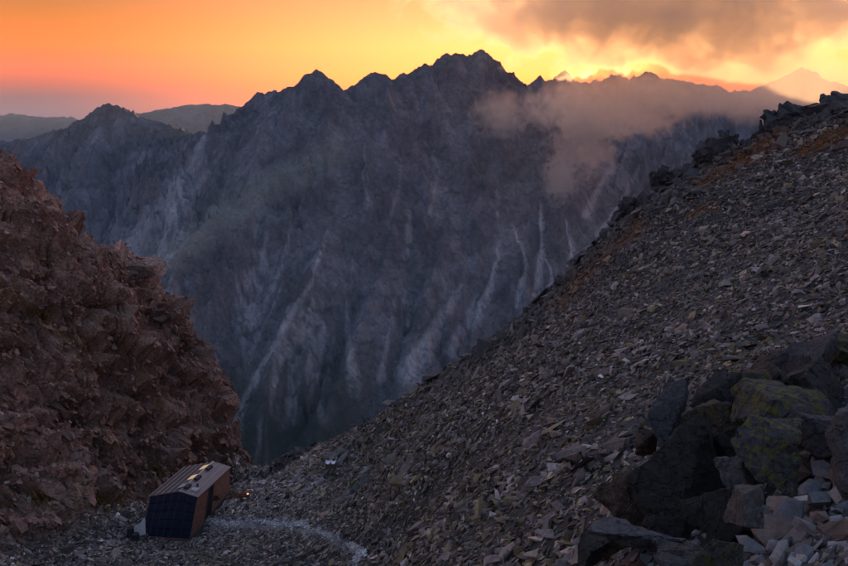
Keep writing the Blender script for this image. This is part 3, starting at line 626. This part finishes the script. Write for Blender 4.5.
crag('long pale bedrock ribs beside the two walkers', [(318, 478, 145, (8.5, 2.4, 1.6), (0, -38, 22)), (330, 470, 143, (9.0, 1.8, 1.4), (0, -36, 20)), (308, 489, 141, (7, 2.2, 1.5), (0, -34, 25)), (300, 476, 152, (7, 2, 1.4), (0, -32, 22)), (340, 452, 150, (8, 1.8, 1.4), (0, -34, 20))], 'rock slab', (.25, .21, .20), 'bedrock slabs on the lower scree')
crag('dark bedrock outcrop between the path and the pale ribs', [(355, 492, 122, (7, 3, 1.6), (0, -30, 30)), (340, 500, 122, (5, 2.6, 1.4), (0, -32, 20))], 'rock slab', (.15, .125, .11), 'bedrock slabs on the lower scree')
# smaller blocks all along the crests
r = np.random.default_rng(51); q_ = []
for L_, n_ in ((CREST_R[1:], 260), (CREST_L[1:], 150)):
    for _ in range(n_):
        k = r.integers(0, len(L_) - 1); t = r.random(); a = pt(*L_[k]); b = pt(*L_[k + 1]); q_.append(np.append(a + (b - a) * t + r.normal(size=3) * (1.4, 2.0, 0), 0 if n_ == 260 else 1))
q_ = np.array(q_); which = q_[:, 3] > .5; q_ = q_[:, :3]; q_[:, 2] = height(q_[:, 0], q_[:, 1])
for w_, par, mat, col in ((~which, scree_slope, M_SCREE, (.075, .065, .065)), (which, rock_slope, M_LEFT, (.17, .11, .09))):
    P_ = q_[w_]; n = len(P_); size = np.exp(r.normal(size=n) * .45) * 1.5
    P_[:, 2] += size * .12
    tag(joined('crest_blocks', P_, frames(np.tile(np.array((0., 0, 1)), (n, 1)), r, .6), size[:, None] * np.array((1, 1, 1.5)), np.array(col) * np.exp(r.normal(size=(n, 1)) * .2), r.integers(0, 12, n), mat, par, TEMPL_B), 'broken blocks along the crest', None, None, 'stuff')

# ------------------------------------------------------------------ the hut
def simple(name, col, rough=.6, metal=0, nscale=3, var=.2, emit=None, spec=.4):
    m, n, l, b = material(name)
    t = n.new('ShaderNodeTexNoise'); t.inputs['Scale'].default_value = nscale; t.inputs['Detail'].default_value = 5
    co = n.new('ShaderNodeTexCoord'); l.new(co.outputs['Object'], t.inputs['Vector'])
    mr = n.new('ShaderNodeMapRange'); mr.inputs[1].default_value = .3; mr.inputs[2].default_value = .7; mr.inputs[3].default_value = 1 - var; mr.inputs[4].default_value = 1 + var
    l.new(t.outputs[0], mr.inputs[0]); v = n.new('ShaderNodeVectorMath'); v.operation = 'SCALE'; v.inputs[0].default_value = col; l.new(mr.outputs[0], v.inputs[3])
    l.new(v.outputs[0], b.inputs['Base Color']); b.inputs['Roughness'].default_value = rough; b.inputs['Metallic'].default_value = metal; b.inputs['Specular IOR Level'].default_value = spec
    if emit: b.inputs['Emission Color'].default_value = (*emit[0], 1); b.inputs['Emission Strength'].default_value = emit[1]
    return m
M_ROOF = simple('roof_metal', (.20, .125, .115), .42, .2, 1.2, .15)
M_SEAM = simple('roof_seam', (.62, .50, .46), .4, .4)
M_PV = simple('solar_glass', (.012, .016, .035), .25, 0, 2, .2, None, .5)
M_PVF = simple('panel_frame', (.03, .035, .055), .5)
M_PLANK = simple('reddish_cladding', (.30, .14, .095), .75, 0, 2, .3)
M_DARKW = simple('dark_recess', (.02, .018, .02), .9)
M_PLINTH = simple('concrete_plinth', (.30, .26, .26), .9)
M_REDTRIM = simple('red_trim', (.20, .07, .05), .7)
M_SKYL = simple('skylight_sky_glow', (.8, .65, .4), .3, 0, 1, .05, ((1, .68, .34), .25))  # weak emission stands in for the sky reflected in the panes
M_VENT = simple('vent_metal', (.035, .03, .035), .6)
M_PALE = simple('pale_tarp', (.55, .46, .45), .8)
M_RUSTY = simple('rusty_steel', (.24, .08, .03), .85)
M_LAMP = simple('lit_lamp', (1, .7, .5), .4, 0, 1, .02, ((1, .50, .28), .9))
M_WHITE = simple('white_sheet', (.75, .72, .74), .6)
M_BROWN = simple('dark_brown_wood', (.095, .07, .06), .8)
def slab(name, c, th, mat, parent, label=None):
    """flat piece with four corners c (counter-clockwise from outside) and thickness th behind them"""
    c = np.array(c, float); n = np.cross(c[1] - c[0], c[3] - c[0]); n /= np.linalg.norm(n)
    v = np.concatenate([c, c - n * th]); f = [(0, 1, 2, 3), (7, 6, 5, 4), (0, 4, 5, 1), (1, 5, 6, 2), (2, 6, 7, 3), (3, 7, 4, 0)]
    me = np_mesh(name, v, f); me.materials.append(mat); o = link(bpy.data.objects.new(name, me), parent)
    if label: o['label'] = label
    return o
def bil(c, s, t):
    c = np.array(c, float); return (c[0] * (1 - s) + c[1] * s) * (1 - t) + (c[3] * (1 - s) + c[2] * s) * t
def tile(c, s0, s1, t0, t1, lift=0):
    q = [bil(c, s0, t0), bil(c, s1, t0), bil(c, s1, t1), bil(c, s0, t1)]
    if lift:
        n = np.cross(q[1] - q[0], q[3] - q[0]); n /= np.linalg.norm(n); q = [p + n * lift for p in q]
    return q
hut = bpy.data.objects.new('mountain_hut', None); link(hut); hut.location = (-39.1, 121.7, -68.5); hut.rotation_euler = (0, 0, -math.atan2(.235, .972))
tag(hut, 'reddish mountain hut with dark sloping end wall below the brown rock wall', 'hut')
BL, BR, TL, TA, TR = (-5.9, -2.2, 0), (2.0, -1.4, 0), (-5.4, 0, 5.9), (0, 0, 7.4), (3.1, 0, 6.8)
FBL, FBR, FTL, FTA, FTR = (-5.6, 11.1, 0), (2.8, 11.1, .6), (-5.4, 11.1, 5.9), (0, 11.1, 7.4), (3.1, 11.1, 6.8)
body = np.array([BL, BR, TR, TA, TL, FBL, FBR, FTR, FTA, FTL], float); cen = body.mean(0); body = cen + (body - cen) * .965
bme = bpy.data.meshes.new('body'); bme.from_pydata([tuple(p) for p in body], [], [(0, 1, 2, 3, 4), (9, 8, 7, 6, 5), (4, 3, 8, 9), (3, 2, 7, 8), (2, 1, 6, 7), (0, 4, 9, 5), (1, 0, 5, 6)])
bme.materials.append(M_DARKW); link(bpy.data.objects.new('wall_core', bme), hut)
# dark glazed end wall: two halves of solar panels either side of the centre seam
mid_b = tuple((np.array(BL) + np.array(BR)) / 2 + (.55, 0, 0))
for half, c in enumerate(((BL, mid_b, TA, TL), (mid_b, BR, TR, TA))):
    cols = 4 if half == 0 else 2
    for i in range(cols):
        for j in range(5):
            e = .012
            p = slab('solar_panel', tile(c, i / cols + e, (i + 1) / cols - e, j / 5 + .008, (j + 1) / 5 - .008), .08, M_PV, hut)
    for i in range(cols + 1): slab('panel_rail', tile(c, max(0, i / cols - .012), min(1, i / cols + .012), 0, 1, .012), .05, M_PVF, hut)
# side wall towards the scree: cladding boards, entrance recess
SW = (BR, FBR, FTR, TR)
for s0, s1 in ((0, .34), (.50, 1)):
    for j in range(9): slab('cladding_board', tile(SW, s0, s1, j / 9 + .004, (j + 1) / 9 - .006, .0 + .006 * (j % 2)), .10, M_PLANK, hut)
rec = tile(SW, .345, .495, .02, .97, -.9); slab('entrance_wall', rec, .06, M_DARKW, hut)
dr_ = slab('door', tile(rec, .25, .75, .02, .40, .05), .05, M_BROWN, hut); slab('handle', tile(rec, .66, .70, .17, .22, .08), .03, M_SEAM, dr_)
for s in (.343, .497): slab('corner_board', tile(SW, s - .012, s + .012, 0, .985, .05), .9, M_BROWN, hut)
LW = (FBL, BL, TL, FTL)
for j in range(9): slab('cladding_board', tile(LW, 0, 1, j / 9 + .004, (j + 1) / 9 - .006), .10, M_PLANK, hut)
BW = (FBR, FBL, FTL, FTR)
for j in range(8): slab('cladding_board', tile(BW, 0, 1, j / 8 + .004, (j + 1) / 8 - .006), .10, M_PLANK, hut)
# roof sheets with standing seams
ov = .18
RL = ((-5.4 - ov, -ov, 5.9 + .03), (0, -ov, 7.4 + .08), (0, 11.1 + ov, 7.4 + .08), (-5.4 - ov, 11.1 + ov, 5.9 + .03))
RRf = ((0, -ov, 7.4 + .08), (3.1 + ov, -ov, 6.8 + .03), (3.1 + ov, 11.1 + ov, 6.8 + .03), (0, 11.1 + ov, 7.4 + .08))
for c, n_, lab in ((RL, 5, 0), (RRf, 3, 1)):
    for i in range(n_):
        sh = slab('roof_sheet', tile(c, i / n_ + .002, (i + 1) / n_ - .002, 0, 1), .09, M_ROOF, hut)
        slab('seam', tile(c, i / n_ - .006 + (.008 if i == 0 else 0), i / n_ + .008, .004, .996, .07), .08, M_SEAM, sh)
slab('ridge_cap', [(-.14, -ov - .02, 7.46), (.14, -ov - .02, 7.46), (.14, 11.1 + ov + .02, 7.52), (-.14, 11.1 + ov + .02, 7.52)], .05, M_SEAM, hut)
slab('eave_trim', [(-5.4 - ov - .02, -ov, 5.72), (-5.4 - ov - .02, 11.3, 5.72), (-5.4 - ov - .02, 11.3, 5.95), (-5.4 - ov - .02, -ov, 5.95)][::-1], .06, M_SEAM, hut)
slab('eave_trim', [(3.1 + ov + .02, -ov, 6.62), (3.1 + ov + .02, 11.3, 6.62), (3.1 + ov + .02, 11.3, 6.85), (3.1 + ov + .02, -ov, 6.85)], .06, M_ROOF, hut)
def box_part(name, x0, x1, y0, y1, z0, z1, mat, parent):
    bm = bmesh.new(); bmesh.ops.create_cube(bm, size=1); bmesh.ops.scale(bm, vec=(x1 - x0, y1 - y0, z1 - z0), verts=bm.verts); bmesh.ops.translate(bm, vec=((x0 + x1) / 2, (y0 + y1) / 2, (z0 + z1) / 2), verts=bm.verts)
    bmesh.ops.bevel(bm, geom=bm.edges[:], offset=min(x1 - x0, y1 - y0, z1 - z0) * .08, segments=1, affect='EDGES')
    me = bpy.data.meshes.new(name); bm.to_mesh(me); bm.free(); me.materials.append(mat); return link(bpy.data.objects.new(name, me), parent)
# dormer boxes along the ridge: dark box towards the scree, panes towards the wall, glowing in place of reflected sky
for y0, wdt, pane_mat in ((.9, 1.4, M_PALE), (4.1, 1.5, M_SKYL), (8.0, 1.5, M_SKYL)):
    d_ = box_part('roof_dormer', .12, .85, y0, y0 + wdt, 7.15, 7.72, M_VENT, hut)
    slab('pane', [(-1.0, y0, 7.36), (.10, y0, 7.78), (.10, y0 + wdt, 7.78), (-1.0, y0 + wdt, 7.36)], .06, pane_mat, d_)
box_part('vent_pipe', 1.5, 1.75, 2.6, 2.85, 7.0, 7.6, M_VENT, hut)
box_part('roof_hatch', 1.3, 2.5, 1.0, 1.9, 6.9, 7.35, M_PALE, hut)
slab('base_trim', [(-5.95, -2.42, -.75), (2.0, -1.62, -.75), (2.0, -1.55, .02), (-5.95, -2.35, .02)], .3, M_REDTRIM, hut)
slab('plinth', [(-4.9, -3.1, -1.9), (1.6, -2.4, -1.9), (1.4, -1.9, -.7), (-5.3, -2.6, -.7)], 2.2, M_PLINTH, hut)
box_part('plinth', -5.5, 2.2, -1.2, 11.0, -3.2, -.05, M_PLINTH, hut)

# ------------------------------------------------------------------ small things about the hut
def rod(bm, a, b, rad, seg=8):
    a, b = Vector(a), Vector(b); d = b - a
    bmesh.ops.create_cone(bm, cap_ends=True, segments=seg, radius1=rad, radius2=rad * .85, depth=d.length, matrix=Matrix.Translation((a + b) / 2) @ d.to_track_quat('Z', 'Y').to_matrix().to_4x4())
def rods(name, segs, rad, mat, parent=None):
    bm = bmesh.new()
    for a, b in segs: rod(bm, a, b, rad)
    me = bpy.data.meshes.new(name); bm.to_mesh(me); bm.free(); me.materials.append(mat); return link(bpy.data.objects.new(name, me), parent)
def root_at(name, p, label, cat, rz=0, group=None):
    o = link(bpy.data.objects.new(name, None)); o.location = p; o.rotation_euler = (0, 0, rz); return tag(o, label, cat, group)
g = ground_at(97, 538); t = root_at('signpost', g, 'slender dark wooden post standing on the rubble before the brown wall', 'post')
rods('pole', [((0, 0, -.4), (.06, 0, 2.3))], .09, M_BROWN, t); box_part('sign_board', -.1, .55, -.08, -.03, 1.85, 2.1, M_BROWN, t); box_part('pole_cap', -.03, .15, -.1, .1, 2.28, 2.36, M_BROWN, t)
# lamp on a short post, and a rusty low rail leading to it from the hut
g = ground_at(248, 497); t = root_at('lamp', g, 'small glowing orange lamp on a short post beside the hut', 'lamp')
rods('post', [((0, 0, -.4), (0, 0, .55))], .05, M_BROWN, t); box_part('lamp_head', -.14, .14, -.14, .14, .55, .80, M_LAMP, t); box_part('cap', -.22, .22, -.22, .22, .86, .92, M_BROWN, t)
g2 = ground_at(229, 499); t = root_at('low_fence', g2, 'rusty low plank fence running from the hut to the lamp', 'fence')
dv = g - g2
for k in range(6):
    p = dv * (k + .2) / 6.2; o = rods('fence_post', [(tuple(p + (0, 0, -.5)), tuple(p + (0, 0, .8)))], .07, M_RUSTY, t)
for k in range(2):
    h_ = .3 + .4 * k; slab('plank', [dv * .02 + (0, 0, h_ - .14), dv * .95 + (0, 0, h_ - .14), dv * .95 + (0, 0, h_ + .14), dv * .02 + (0, 0, h_ + .14)], .05, M_RUSTY, t)
# crate frame with two white curved sheets
g = ground_at(331, 470); t = root_at('shed', g, 'small dark brown shed with two white curved sheets on top', 'shed'); t.scale = (.8, .8, .8)
for x in (-1.0, 1.0):
    for y in (-.7, .7): rods('corner_post', [((x, y, -1.2), (x, y, 1.75))], .08, M_BROWN, t)
for j in range(6): slab('board', [(-1.05, -.78, -.4 + j * .32), (1.05, -.78, -.4 + j * .32), (1.05, -.78, -.1 + j * .32), (-1.05, -.78, -.1 + j * .32)], .05, M_BROWN, t)
for j in range(6): slab('board', [(1.1, -.74, -.4 + j * .32), (1.1, .74, -.4 + j * .32), (1.1, .74, -.1 + j * .32), (1.1, -.74, -.1 + j * .32)], .05, M_BROWN, t)
slab('roof_deck', [(-1.1, -.8, 1.62), (1.1, -.8, 1.62), (1.1, .8, 1.66), (-1.1, .8, 1.66)], .06, M_BROWN, t)
for x in (-.56, .56):
    a_ = np.linspace(-1.35, 1.35, 9); vtx = []
    for y in (-.75, .75):
        for rr_ in (.52, .46): vtx += [(x + math.sin(q) * rr_, y, 2.2 - math.cos(q) * rr_) for q in a_]
    fc = []
    for i in range(8): fc += [(i, i + 1, 19 + i, 18 + i), (9 + i, 27 + i, 28 + i, 10 + i), (i, 9 + i, 10 + i, i + 1), (18 + i, 19 + i, 28 + i, 27 + i)]
    fc += [(0, 18, 27, 9), (8, 17, 35, 26)]
    me = np_mesh('curved_sheet', vtx, fc); me.materials.append(M_WHITE); link(bpy.data.objects.new('curved_sheet', me), t)
# barrels and a pale tarpaulin at the hut's corner
def barrel(p, rad, h, mat, label, group):
    t = root_at('barrel', p, label, 'barrel', 0, group); prof = [(rad * .92, 0), (rad, .08 * h), (rad * .98, .33 * h), (rad * 1.04, .35 * h), (rad * .98, .37 * h), (rad * .98, .64 * h), (rad * 1.04, .66 * h), (rad * .98, .68 * h), (rad, .93 * h), (rad * .95, h)]
    vtx = [(q * math.cos(a), q * math.sin(a), z) for q, z in prof for a in np.linspace(0, 2 * math.pi, 17)[:-1]]; fc = [(j * 16 + i, j * 16 + (i + 1) % 16, (j + 1) * 16 + (i + 1) % 16, (j + 1) * 16 + i) for j in range(len(prof) - 1) for i in range(16)]
    me = np_mesh('drum', vtx, fc); me.materials.append(mat); link(bpy.data.objects.new('drum', me), t)
    bm = bmesh.new(); bmesh.ops.create_cone(bm, cap_ends=True, segments=16, radius1=rad * .94, radius2=rad * .94, depth=.05, matrix=Matrix.Translation((0, 0, h - .06))); me = bpy.data.meshes.new('lid'); bm.to_mesh(me); bm.free(); me.materials.append(mat); link(bpy.data.objects.new('lid', me), t)
for (px_, py_), h_, lab in (((131, 536), 1.5, 'tall dark barrel beside the pale tarpaulin at the hut corner'), ((136, 540), 1.1, 'short dark barrel in front of the tall one at the hut corner')):
    barrel(ground_at(px_, py_) , .55, h_, M_VENT, lab, 'barrels at the hut corner')
g = ground_at(142, 534); rr2 = np.random.default_rng(5)
vtx = []
for i in range(9):
    for j in range(7):
        s, tt = i / 8, j / 6; vtx.append((-1.4 + 1.9 * s + .4 * tt, .2 - 1.0 * tt + 1.5 * s * (1 - tt) * .2, 2.6 * (1 - tt) * (.35 + .65 * s) + .12 * math.sin(9 * s + 3 * tt)))
me = np_mesh('tarpaulin', vtx, grid_faces(9, 7)); me.materials.append(M_PALE); o = link(bpy.data.objects.new('tarpaulin', me)); o.location = g; md = o.modifiers.new('thick', 'SOLIDIFY'); md.thickness = .04
tag(o, 'pale pink tarpaulin draped against the corner of the hut', 'tarpaulin')
crag('small heap of rusty brown rocks above the big pale slabs', [(374, 446, 135, (1.6, 1.2, 1.3), (0, 10, 20)), (380, 444, 135, (1.3, 1, 1.0), (0, -20, 50)), (369, 448, 135, (1.2, 1, .9), (0, 0, 10))], 'rock slab', (.20, .09, .055), 'bedrock slabs on the lower scree')

# ------------------------------------------------------------------ two walkers
M_SKIN = simple('skin', (.45, .28, .2), .6); M_HAIR = simple('hair', (.03, .02, .015), .8)
def person(px_, py_, label, jacket, trousers, rz, stride):
    g = ground_at(px_, py_); M_J = simple('jacket', jacket, .8); M_T = simple('trousers', trousers, .8)
    J = {}; E_ = []
    def jn(n, x, y, z, rad): J[n] = (len(J), (x, y, z), rad)
    s = stride
    jn('pelvis', 0, 0, .95, .15); jn('waist', 0, 0, 1.1, .135); jn('chest', 0, .02, 1.32, .165); jn('neck', 0, .02, 1.50, .06); jn('head', 0, .05, 1.60, .095); jn('crown', 0, .04, 1.70, .085)
    for k, sd in (('l', -1), ('r', 1)):
        f = s * sd
        jn('sh' + k, .19 * sd, .01, 1.42, .075); jn('el' + k, .27 * sd, -.05 - .12 * f, 1.16, .05); jn('wr' + k, .26 * sd, .08 - .16 * f, .93, .036); jn('hd' + k, .26 * sd, .11 - .16 * f, .84, .042)
        jn('hp' + k, .10 * sd, 0, .90, .10); jn('kn' + k, .11 * sd, .05 + .20 * f, .50, .068); jn('an' + k, .11 * sd, -.02 + .28 * f, .09, .045); jn('to' + k, .12 * sd, .16 + .28 * f, .04, .042)
    for a, b in [('pelvis', 'waist'), ('waist', 'chest'), ('chest', 'neck'), ('neck', 'head'), ('head', 'crown')] + [(a + k, b + k) for k in 'lr' for a, b in (('sh', 'el'), ('el', 'wr'), ('wr', 'hd'), ('hp', 'kn'), ('kn', 'an'), ('an', 'to'))] + [('chest', 'shl'), ('chest', 'shr'), ('pelvis', 'hpl'), ('pelvis', 'hpr')]:
        E_.append((J[a][0], J[b][0]))
    me = bpy.data.meshes.new('person'); me.from_pydata([v[1] for v in J.values()], E_, []); o = link(bpy.data.objects.new('person', me)); o.location = g + np.array((0, 0, .3)); o.rotation_euler = (0, 0, rz)
    me.materials.append(M_J)
    sk = o.modifiers.new('skin', 'SKIN'); lay = me.skin_vertices[0].data
    for i, (nme, (_, p, rad)) in enumerate(J.items()): lay[i].radius = (rad, rad * .85)
    lay[0].use_root = True; sub_ = o.modifiers.new('sub', 'SUBSURF'); sub_.levels = sub_.render_levels = 2
    dg = bpy.context.evaluated_depsgraph_get(); m2 = bpy.data.meshes.new_from_object(o.evaluated_get(dg)); o.modifiers.clear(); o.data = m2
    m2.materials.clear()
    for m_ in (M_J, M_T, M_SKIN): m2.materials.append(m_)
    for p in m2.polygons:
        z = p.center.z; x = abs(p.center.x); p.material_index = 2 if z > 1.50 or (z < .93 and x > .21) else (1 if z < .92 else 0); p.use_smooth = True
    tag(o, label, 'person', 'walkers on the brow')
    bm = bmesh.new(); bmesh.ops.create_icosphere(bm, subdivisions=2, radius=.115, matrix=Matrix.Translation((0, .02, 1.70)) @ Matrix.Diagonal((1, 1.15, .85, 1))); hm_ = bpy.data.meshes.new('hair'); bm.to_mesh(hm_); bm.free(); hm_.materials.append(M_HAIR); link(bpy.data.objects.new('hair', hm_), o)
    box_part('backpack', -.15, .15, -.36, -.14, 1.02, 1.45, M_T, o)
person(271, 474, 'walker in black clothes standing on the brow by the valley', (.018, .016, .02), (.015, .015, .018), R(20), .5)
person(280.5, 470, 'walker in dull red jacket following the one in black', (.24, .05, .04), (.06, .025, .025), R(-30), .7)

# ------------------------------------------------------------------ tufts of autumn grass
def tufts(name, label, lines, n, h, col, seed, lo=60, hi=215, parent=None):
    r = np.random.default_rng(seed); vs_, fs, cs = [], [], []
    for _ in range(n):
        L_, w_ = lines[r.integers(len(lines))]; k = r.integers(len(L_) - 1); t_ = r.random(); a = np.array(L_[k]) * (1 - t_) + np.array(L_[k + 1]) * t_ + r.normal(size=2) * w_
        vs_.append(a)
    sx, sy = np.array(vs_).T; d = np.linspace(lo, hi, 150)
    hx = (sx - 424) / FPX; vv = (283 - sy) / FPX
    X = hx[:, None] * d; Y = (CP + vv * SP)[:, None] * d; Z = (vv * CP - SP)[:, None] * d
    hit = Z < height(X, Y).reshape(X.shape); k = hit.argmax(1); good = hit.any(1) & (k > 0); I = np.arange(len(k)); base = np.stack([X[I, k], Y[I, k], Z[I, k]], 1)[good]; base[:, 2] = height(base[:, 0], base[:, 1])
    m = len(base); B = 7; ang = r.random((m, B)) * 6.283; ln = h * (.5 + r.random((m, B))); lean = .25 + .55 * r.random((m, B)); wd = ln * .10
    bx = base[:, None, :] + np.stack([np.cos(ang), np.sin(ang), np.zeros_like(ang)], 2) * (r.random((m, B)) * h * .5)[..., None]; bx[..., 2] -= .03
    tp = bx + np.stack([np.cos(ang) * lean * ln, np.sin(ang) * lean * ln, ln * .8], 2); sd = np.stack([-np.sin(ang), np.cos(ang), np.zeros_like(ang)], 2) * wd[..., None]
    md_ = (bx * .45 + tp * .55); md_[..., 2] += ln * .12
    Vt = np.stack([bx - sd, bx + sd, md_ + sd * .8, tp, md_ - sd * .8], 2).reshape(-1, 3); nb = m * B
    f = (np.arange(nb) * 5)[:, None]; f = np.concatenate([f + np.array([[0, 1, 2]]), f + np.array([[0, 2, 4]]), f + np.array([[4, 2, 3]])])
    cc = np.repeat(np.array(col) * np.exp(r.normal(size=(nb, 1)) * .3), 5, 0)
    me = np_mesh(name, Vt, f, cc); me.materials.append(M_GRASS); tag(link(bpy.data.objects.new(name, me), parent), label, None, None, 'stuff')
M_GRASS = rock_material('dry_grass', 3, .1, .01, .8, .25)
tufts('grass', 'ochre autumn grass on the ledges of the brown wall', [([(-20, 280), (20, 298), (60, 330), (100, 365)], 4), ([(30, 500), (70, 505), (115, 510)], 5), ([(85, 490), (105, 505), (125, 508)], 5), ([(150, 470), (190, 470)], 4), ([(90, 310), (140, 370), (165, 410)], 4)], 1500, .24, (.30, .16, .03), 61)
tufts('grass', 'rust red grass under the crags of the scree crest', [([(700, 187), (735, 167), (770, 150)], 4), ([(800, 154), (848, 134)], 5), ([(690, 215), (715, 205)], 2), ([(640, 227), (600, 264), (560, 307)], 4), ([(735, 158), (790, 134)], 3)], 1300, .24, (.34, .13, .04), 62)
tufts('grass', 'bright orange grass on the scree edge of the rib', [([(575, 552), (590, 535), (600, 520)], 5), ([(640, 440), (652, 430)], 3), ([(600, 520), (640, 455)], 4), ([(690, 430), (800, 352)], 5)], 900, .22, (.34, .16, .02), 63, 8, 20)

tufts('grass', 'bright orange grass tuft at the foot of the rib', [([(570, 556), (582, 542), (594, 524)], 5)], 260, .38, (.36, .17, .02), 64, 8, 24)
# ------------------------------------------------------------------ clouds drifting over the ridge
def cloud(label, c, radii, density, nscale, thr, seed, step, sharp, g=.45, dist=.6, col=(1, .92, .83), detail=6):  # warm col puts sunset light into the colour of white vapour
    m = bpy.data.materials.new('cloud_vapour'); m.use_nodes = True; n = m.node_tree.nodes; l = m.node_tree.links; n.clear()
    out = n.new('ShaderNodeOutputMaterial'); v = n.new('ShaderNodeVolumePrincipled'); l.new(v.outputs[0], out.inputs['Volume'])
    v.inputs['Color'].default_value = (*col, 1); v.inputs['Anisotropy'].default_value = g
    co = n.new('ShaderNodeTexCoord'); t = n.new('ShaderNodeTexNoise'); t.noise_dimensions = '4D'; t.inputs['W'].default_value = seed; t.inputs['Scale'].default_value = 1 / nscale; t.inputs['Detail'].default_value = detail; t.inputs['Roughness'].default_value = .58; t.inputs['Distortion'].default_value = dist
    l.new(co.outputs['Object'], t.inputs['Vector'])
    dv_ = n.new('ShaderNodeVectorMath'); dv_.operation = 'DIVIDE'; l.new(co.outputs['Object'], dv_.inputs[0]); dv_.inputs[1].default_value = radii
    ln = n.new('ShaderNodeVectorMath'); ln.operation = 'LENGTH'; l.new(dv_.outputs[0], ln.inputs[0])
    def mt(op, a, b, cl=False):
        q = n.new('ShaderNodeMath'); q.operation = op; q.use_clamp = cl
        for i, s_ in enumerate((a, b)):
            if isinstance(s_, (int, float)): q.inputs[i].default_value = s_
            else: l.new(s_, q.inputs[i])
        return q.outputs[0]
    edge = mt('SUBTRACT', 1.0, ln.outputs['Value'], True)
    val = mt('SUBTRACT', mt('ADD', mt('MULTIPLY', t.outputs[0], 1.0), mt('MULTIPLY', edge, .55)), thr)
    val = mt('MULTIPLY', mt('MULTIPLY', val, sharp, True), mt('MULTIPLY', edge, 3.0, True))
    l.new(mt('MULTIPLY', val, density), v.inputs['Density'])
    m.cycles.volume_step_rate = step
    bm = bmesh.new(); bmesh.ops.create_icosphere(bm, subdivisions=3, radius=1.02); bmesh.ops.scale(bm, vec=radii, verts=bm.verts); me = bpy.data.meshes.new('cloud'); bm.to_mesh(me); bm.free(); me.materials.append(m)
    o = link(bpy.data.objects.new('cloud', me)); o.location = pt(*c); tag(o, label, None, None, 'stuff')
cloud('broad orange cloud bank drifting above the ridge', (680, 0, 2550), (940, 210, 265), .0165, 112, .590, 1.3, .35, 11)
cloud('thin glowing mist veiling the ridge below the cloud bank', (612, 104, 2500), (350, 130, 140), .0110, 52, .61, 4.1, .3, 8, .65, 1.3)
cloud('faint orange mist clinging to the main summit', (500, 114, 2500), (140, 80, 110), .0110, 46, .66, 5.6, .25, 5, .75, 1.3)
cloud('pale orange mist in front of the hazy pointed peak', (750, 84, 2600), (470, 180, 140), .0052, 130, .50, 7.7, .4, 6)
cloud('torn pinkish wisp hanging against the dark massif', (584, 140, 2400), (170, 70, 200), .034, 36, .70, 2.2, .15, 6, .9, 1.6, (1, .98, .96), 8)
cloud('small pink tatter at the lower end of the wisp', (560, 178, 2380), (80, 40, 125), .050, 24, .66, 9.4, .15, 6, .9, 1.6, (1, .98, .96), 8)

# ------------------------------------------------------------------ haze
hm = bpy.data.materials.new('haze'); hm.use_nodes = True; hn = hm.node_tree.nodes; hn.clear()
ho = hn.new('ShaderNodeOutputMaterial'); pv = hn.new('ShaderNodeVolumePrincipled'); hm.node_tree.links.new(pv.outputs[0], ho.inputs['Volume'])
pv.inputs['Color'].default_value = (.55, .72, 1.0, 1); pv.inputs['Density'].default_value = 2.6e-5; pv.inputs['Anisotropy'].default_value = .2
bm = bmesh.new(); bmesh.ops.create_cube(bm, size=1.0)
bmesh.ops.scale(bm, vec=(28200, 17400, 1500), verts=bm.verts); bmesh.ops.translate(bm, vec=(0, 5600, -906 + 750), verts=bm.verts)
me = bpy.data.meshes.new('haze'); bm.to_mesh(me); bm.free(); me.materials.append(hm)
tag(link(bpy.data.objects.new('haze', me)), 'thin blue evening haze filling the valley', None, None, 'stuff')
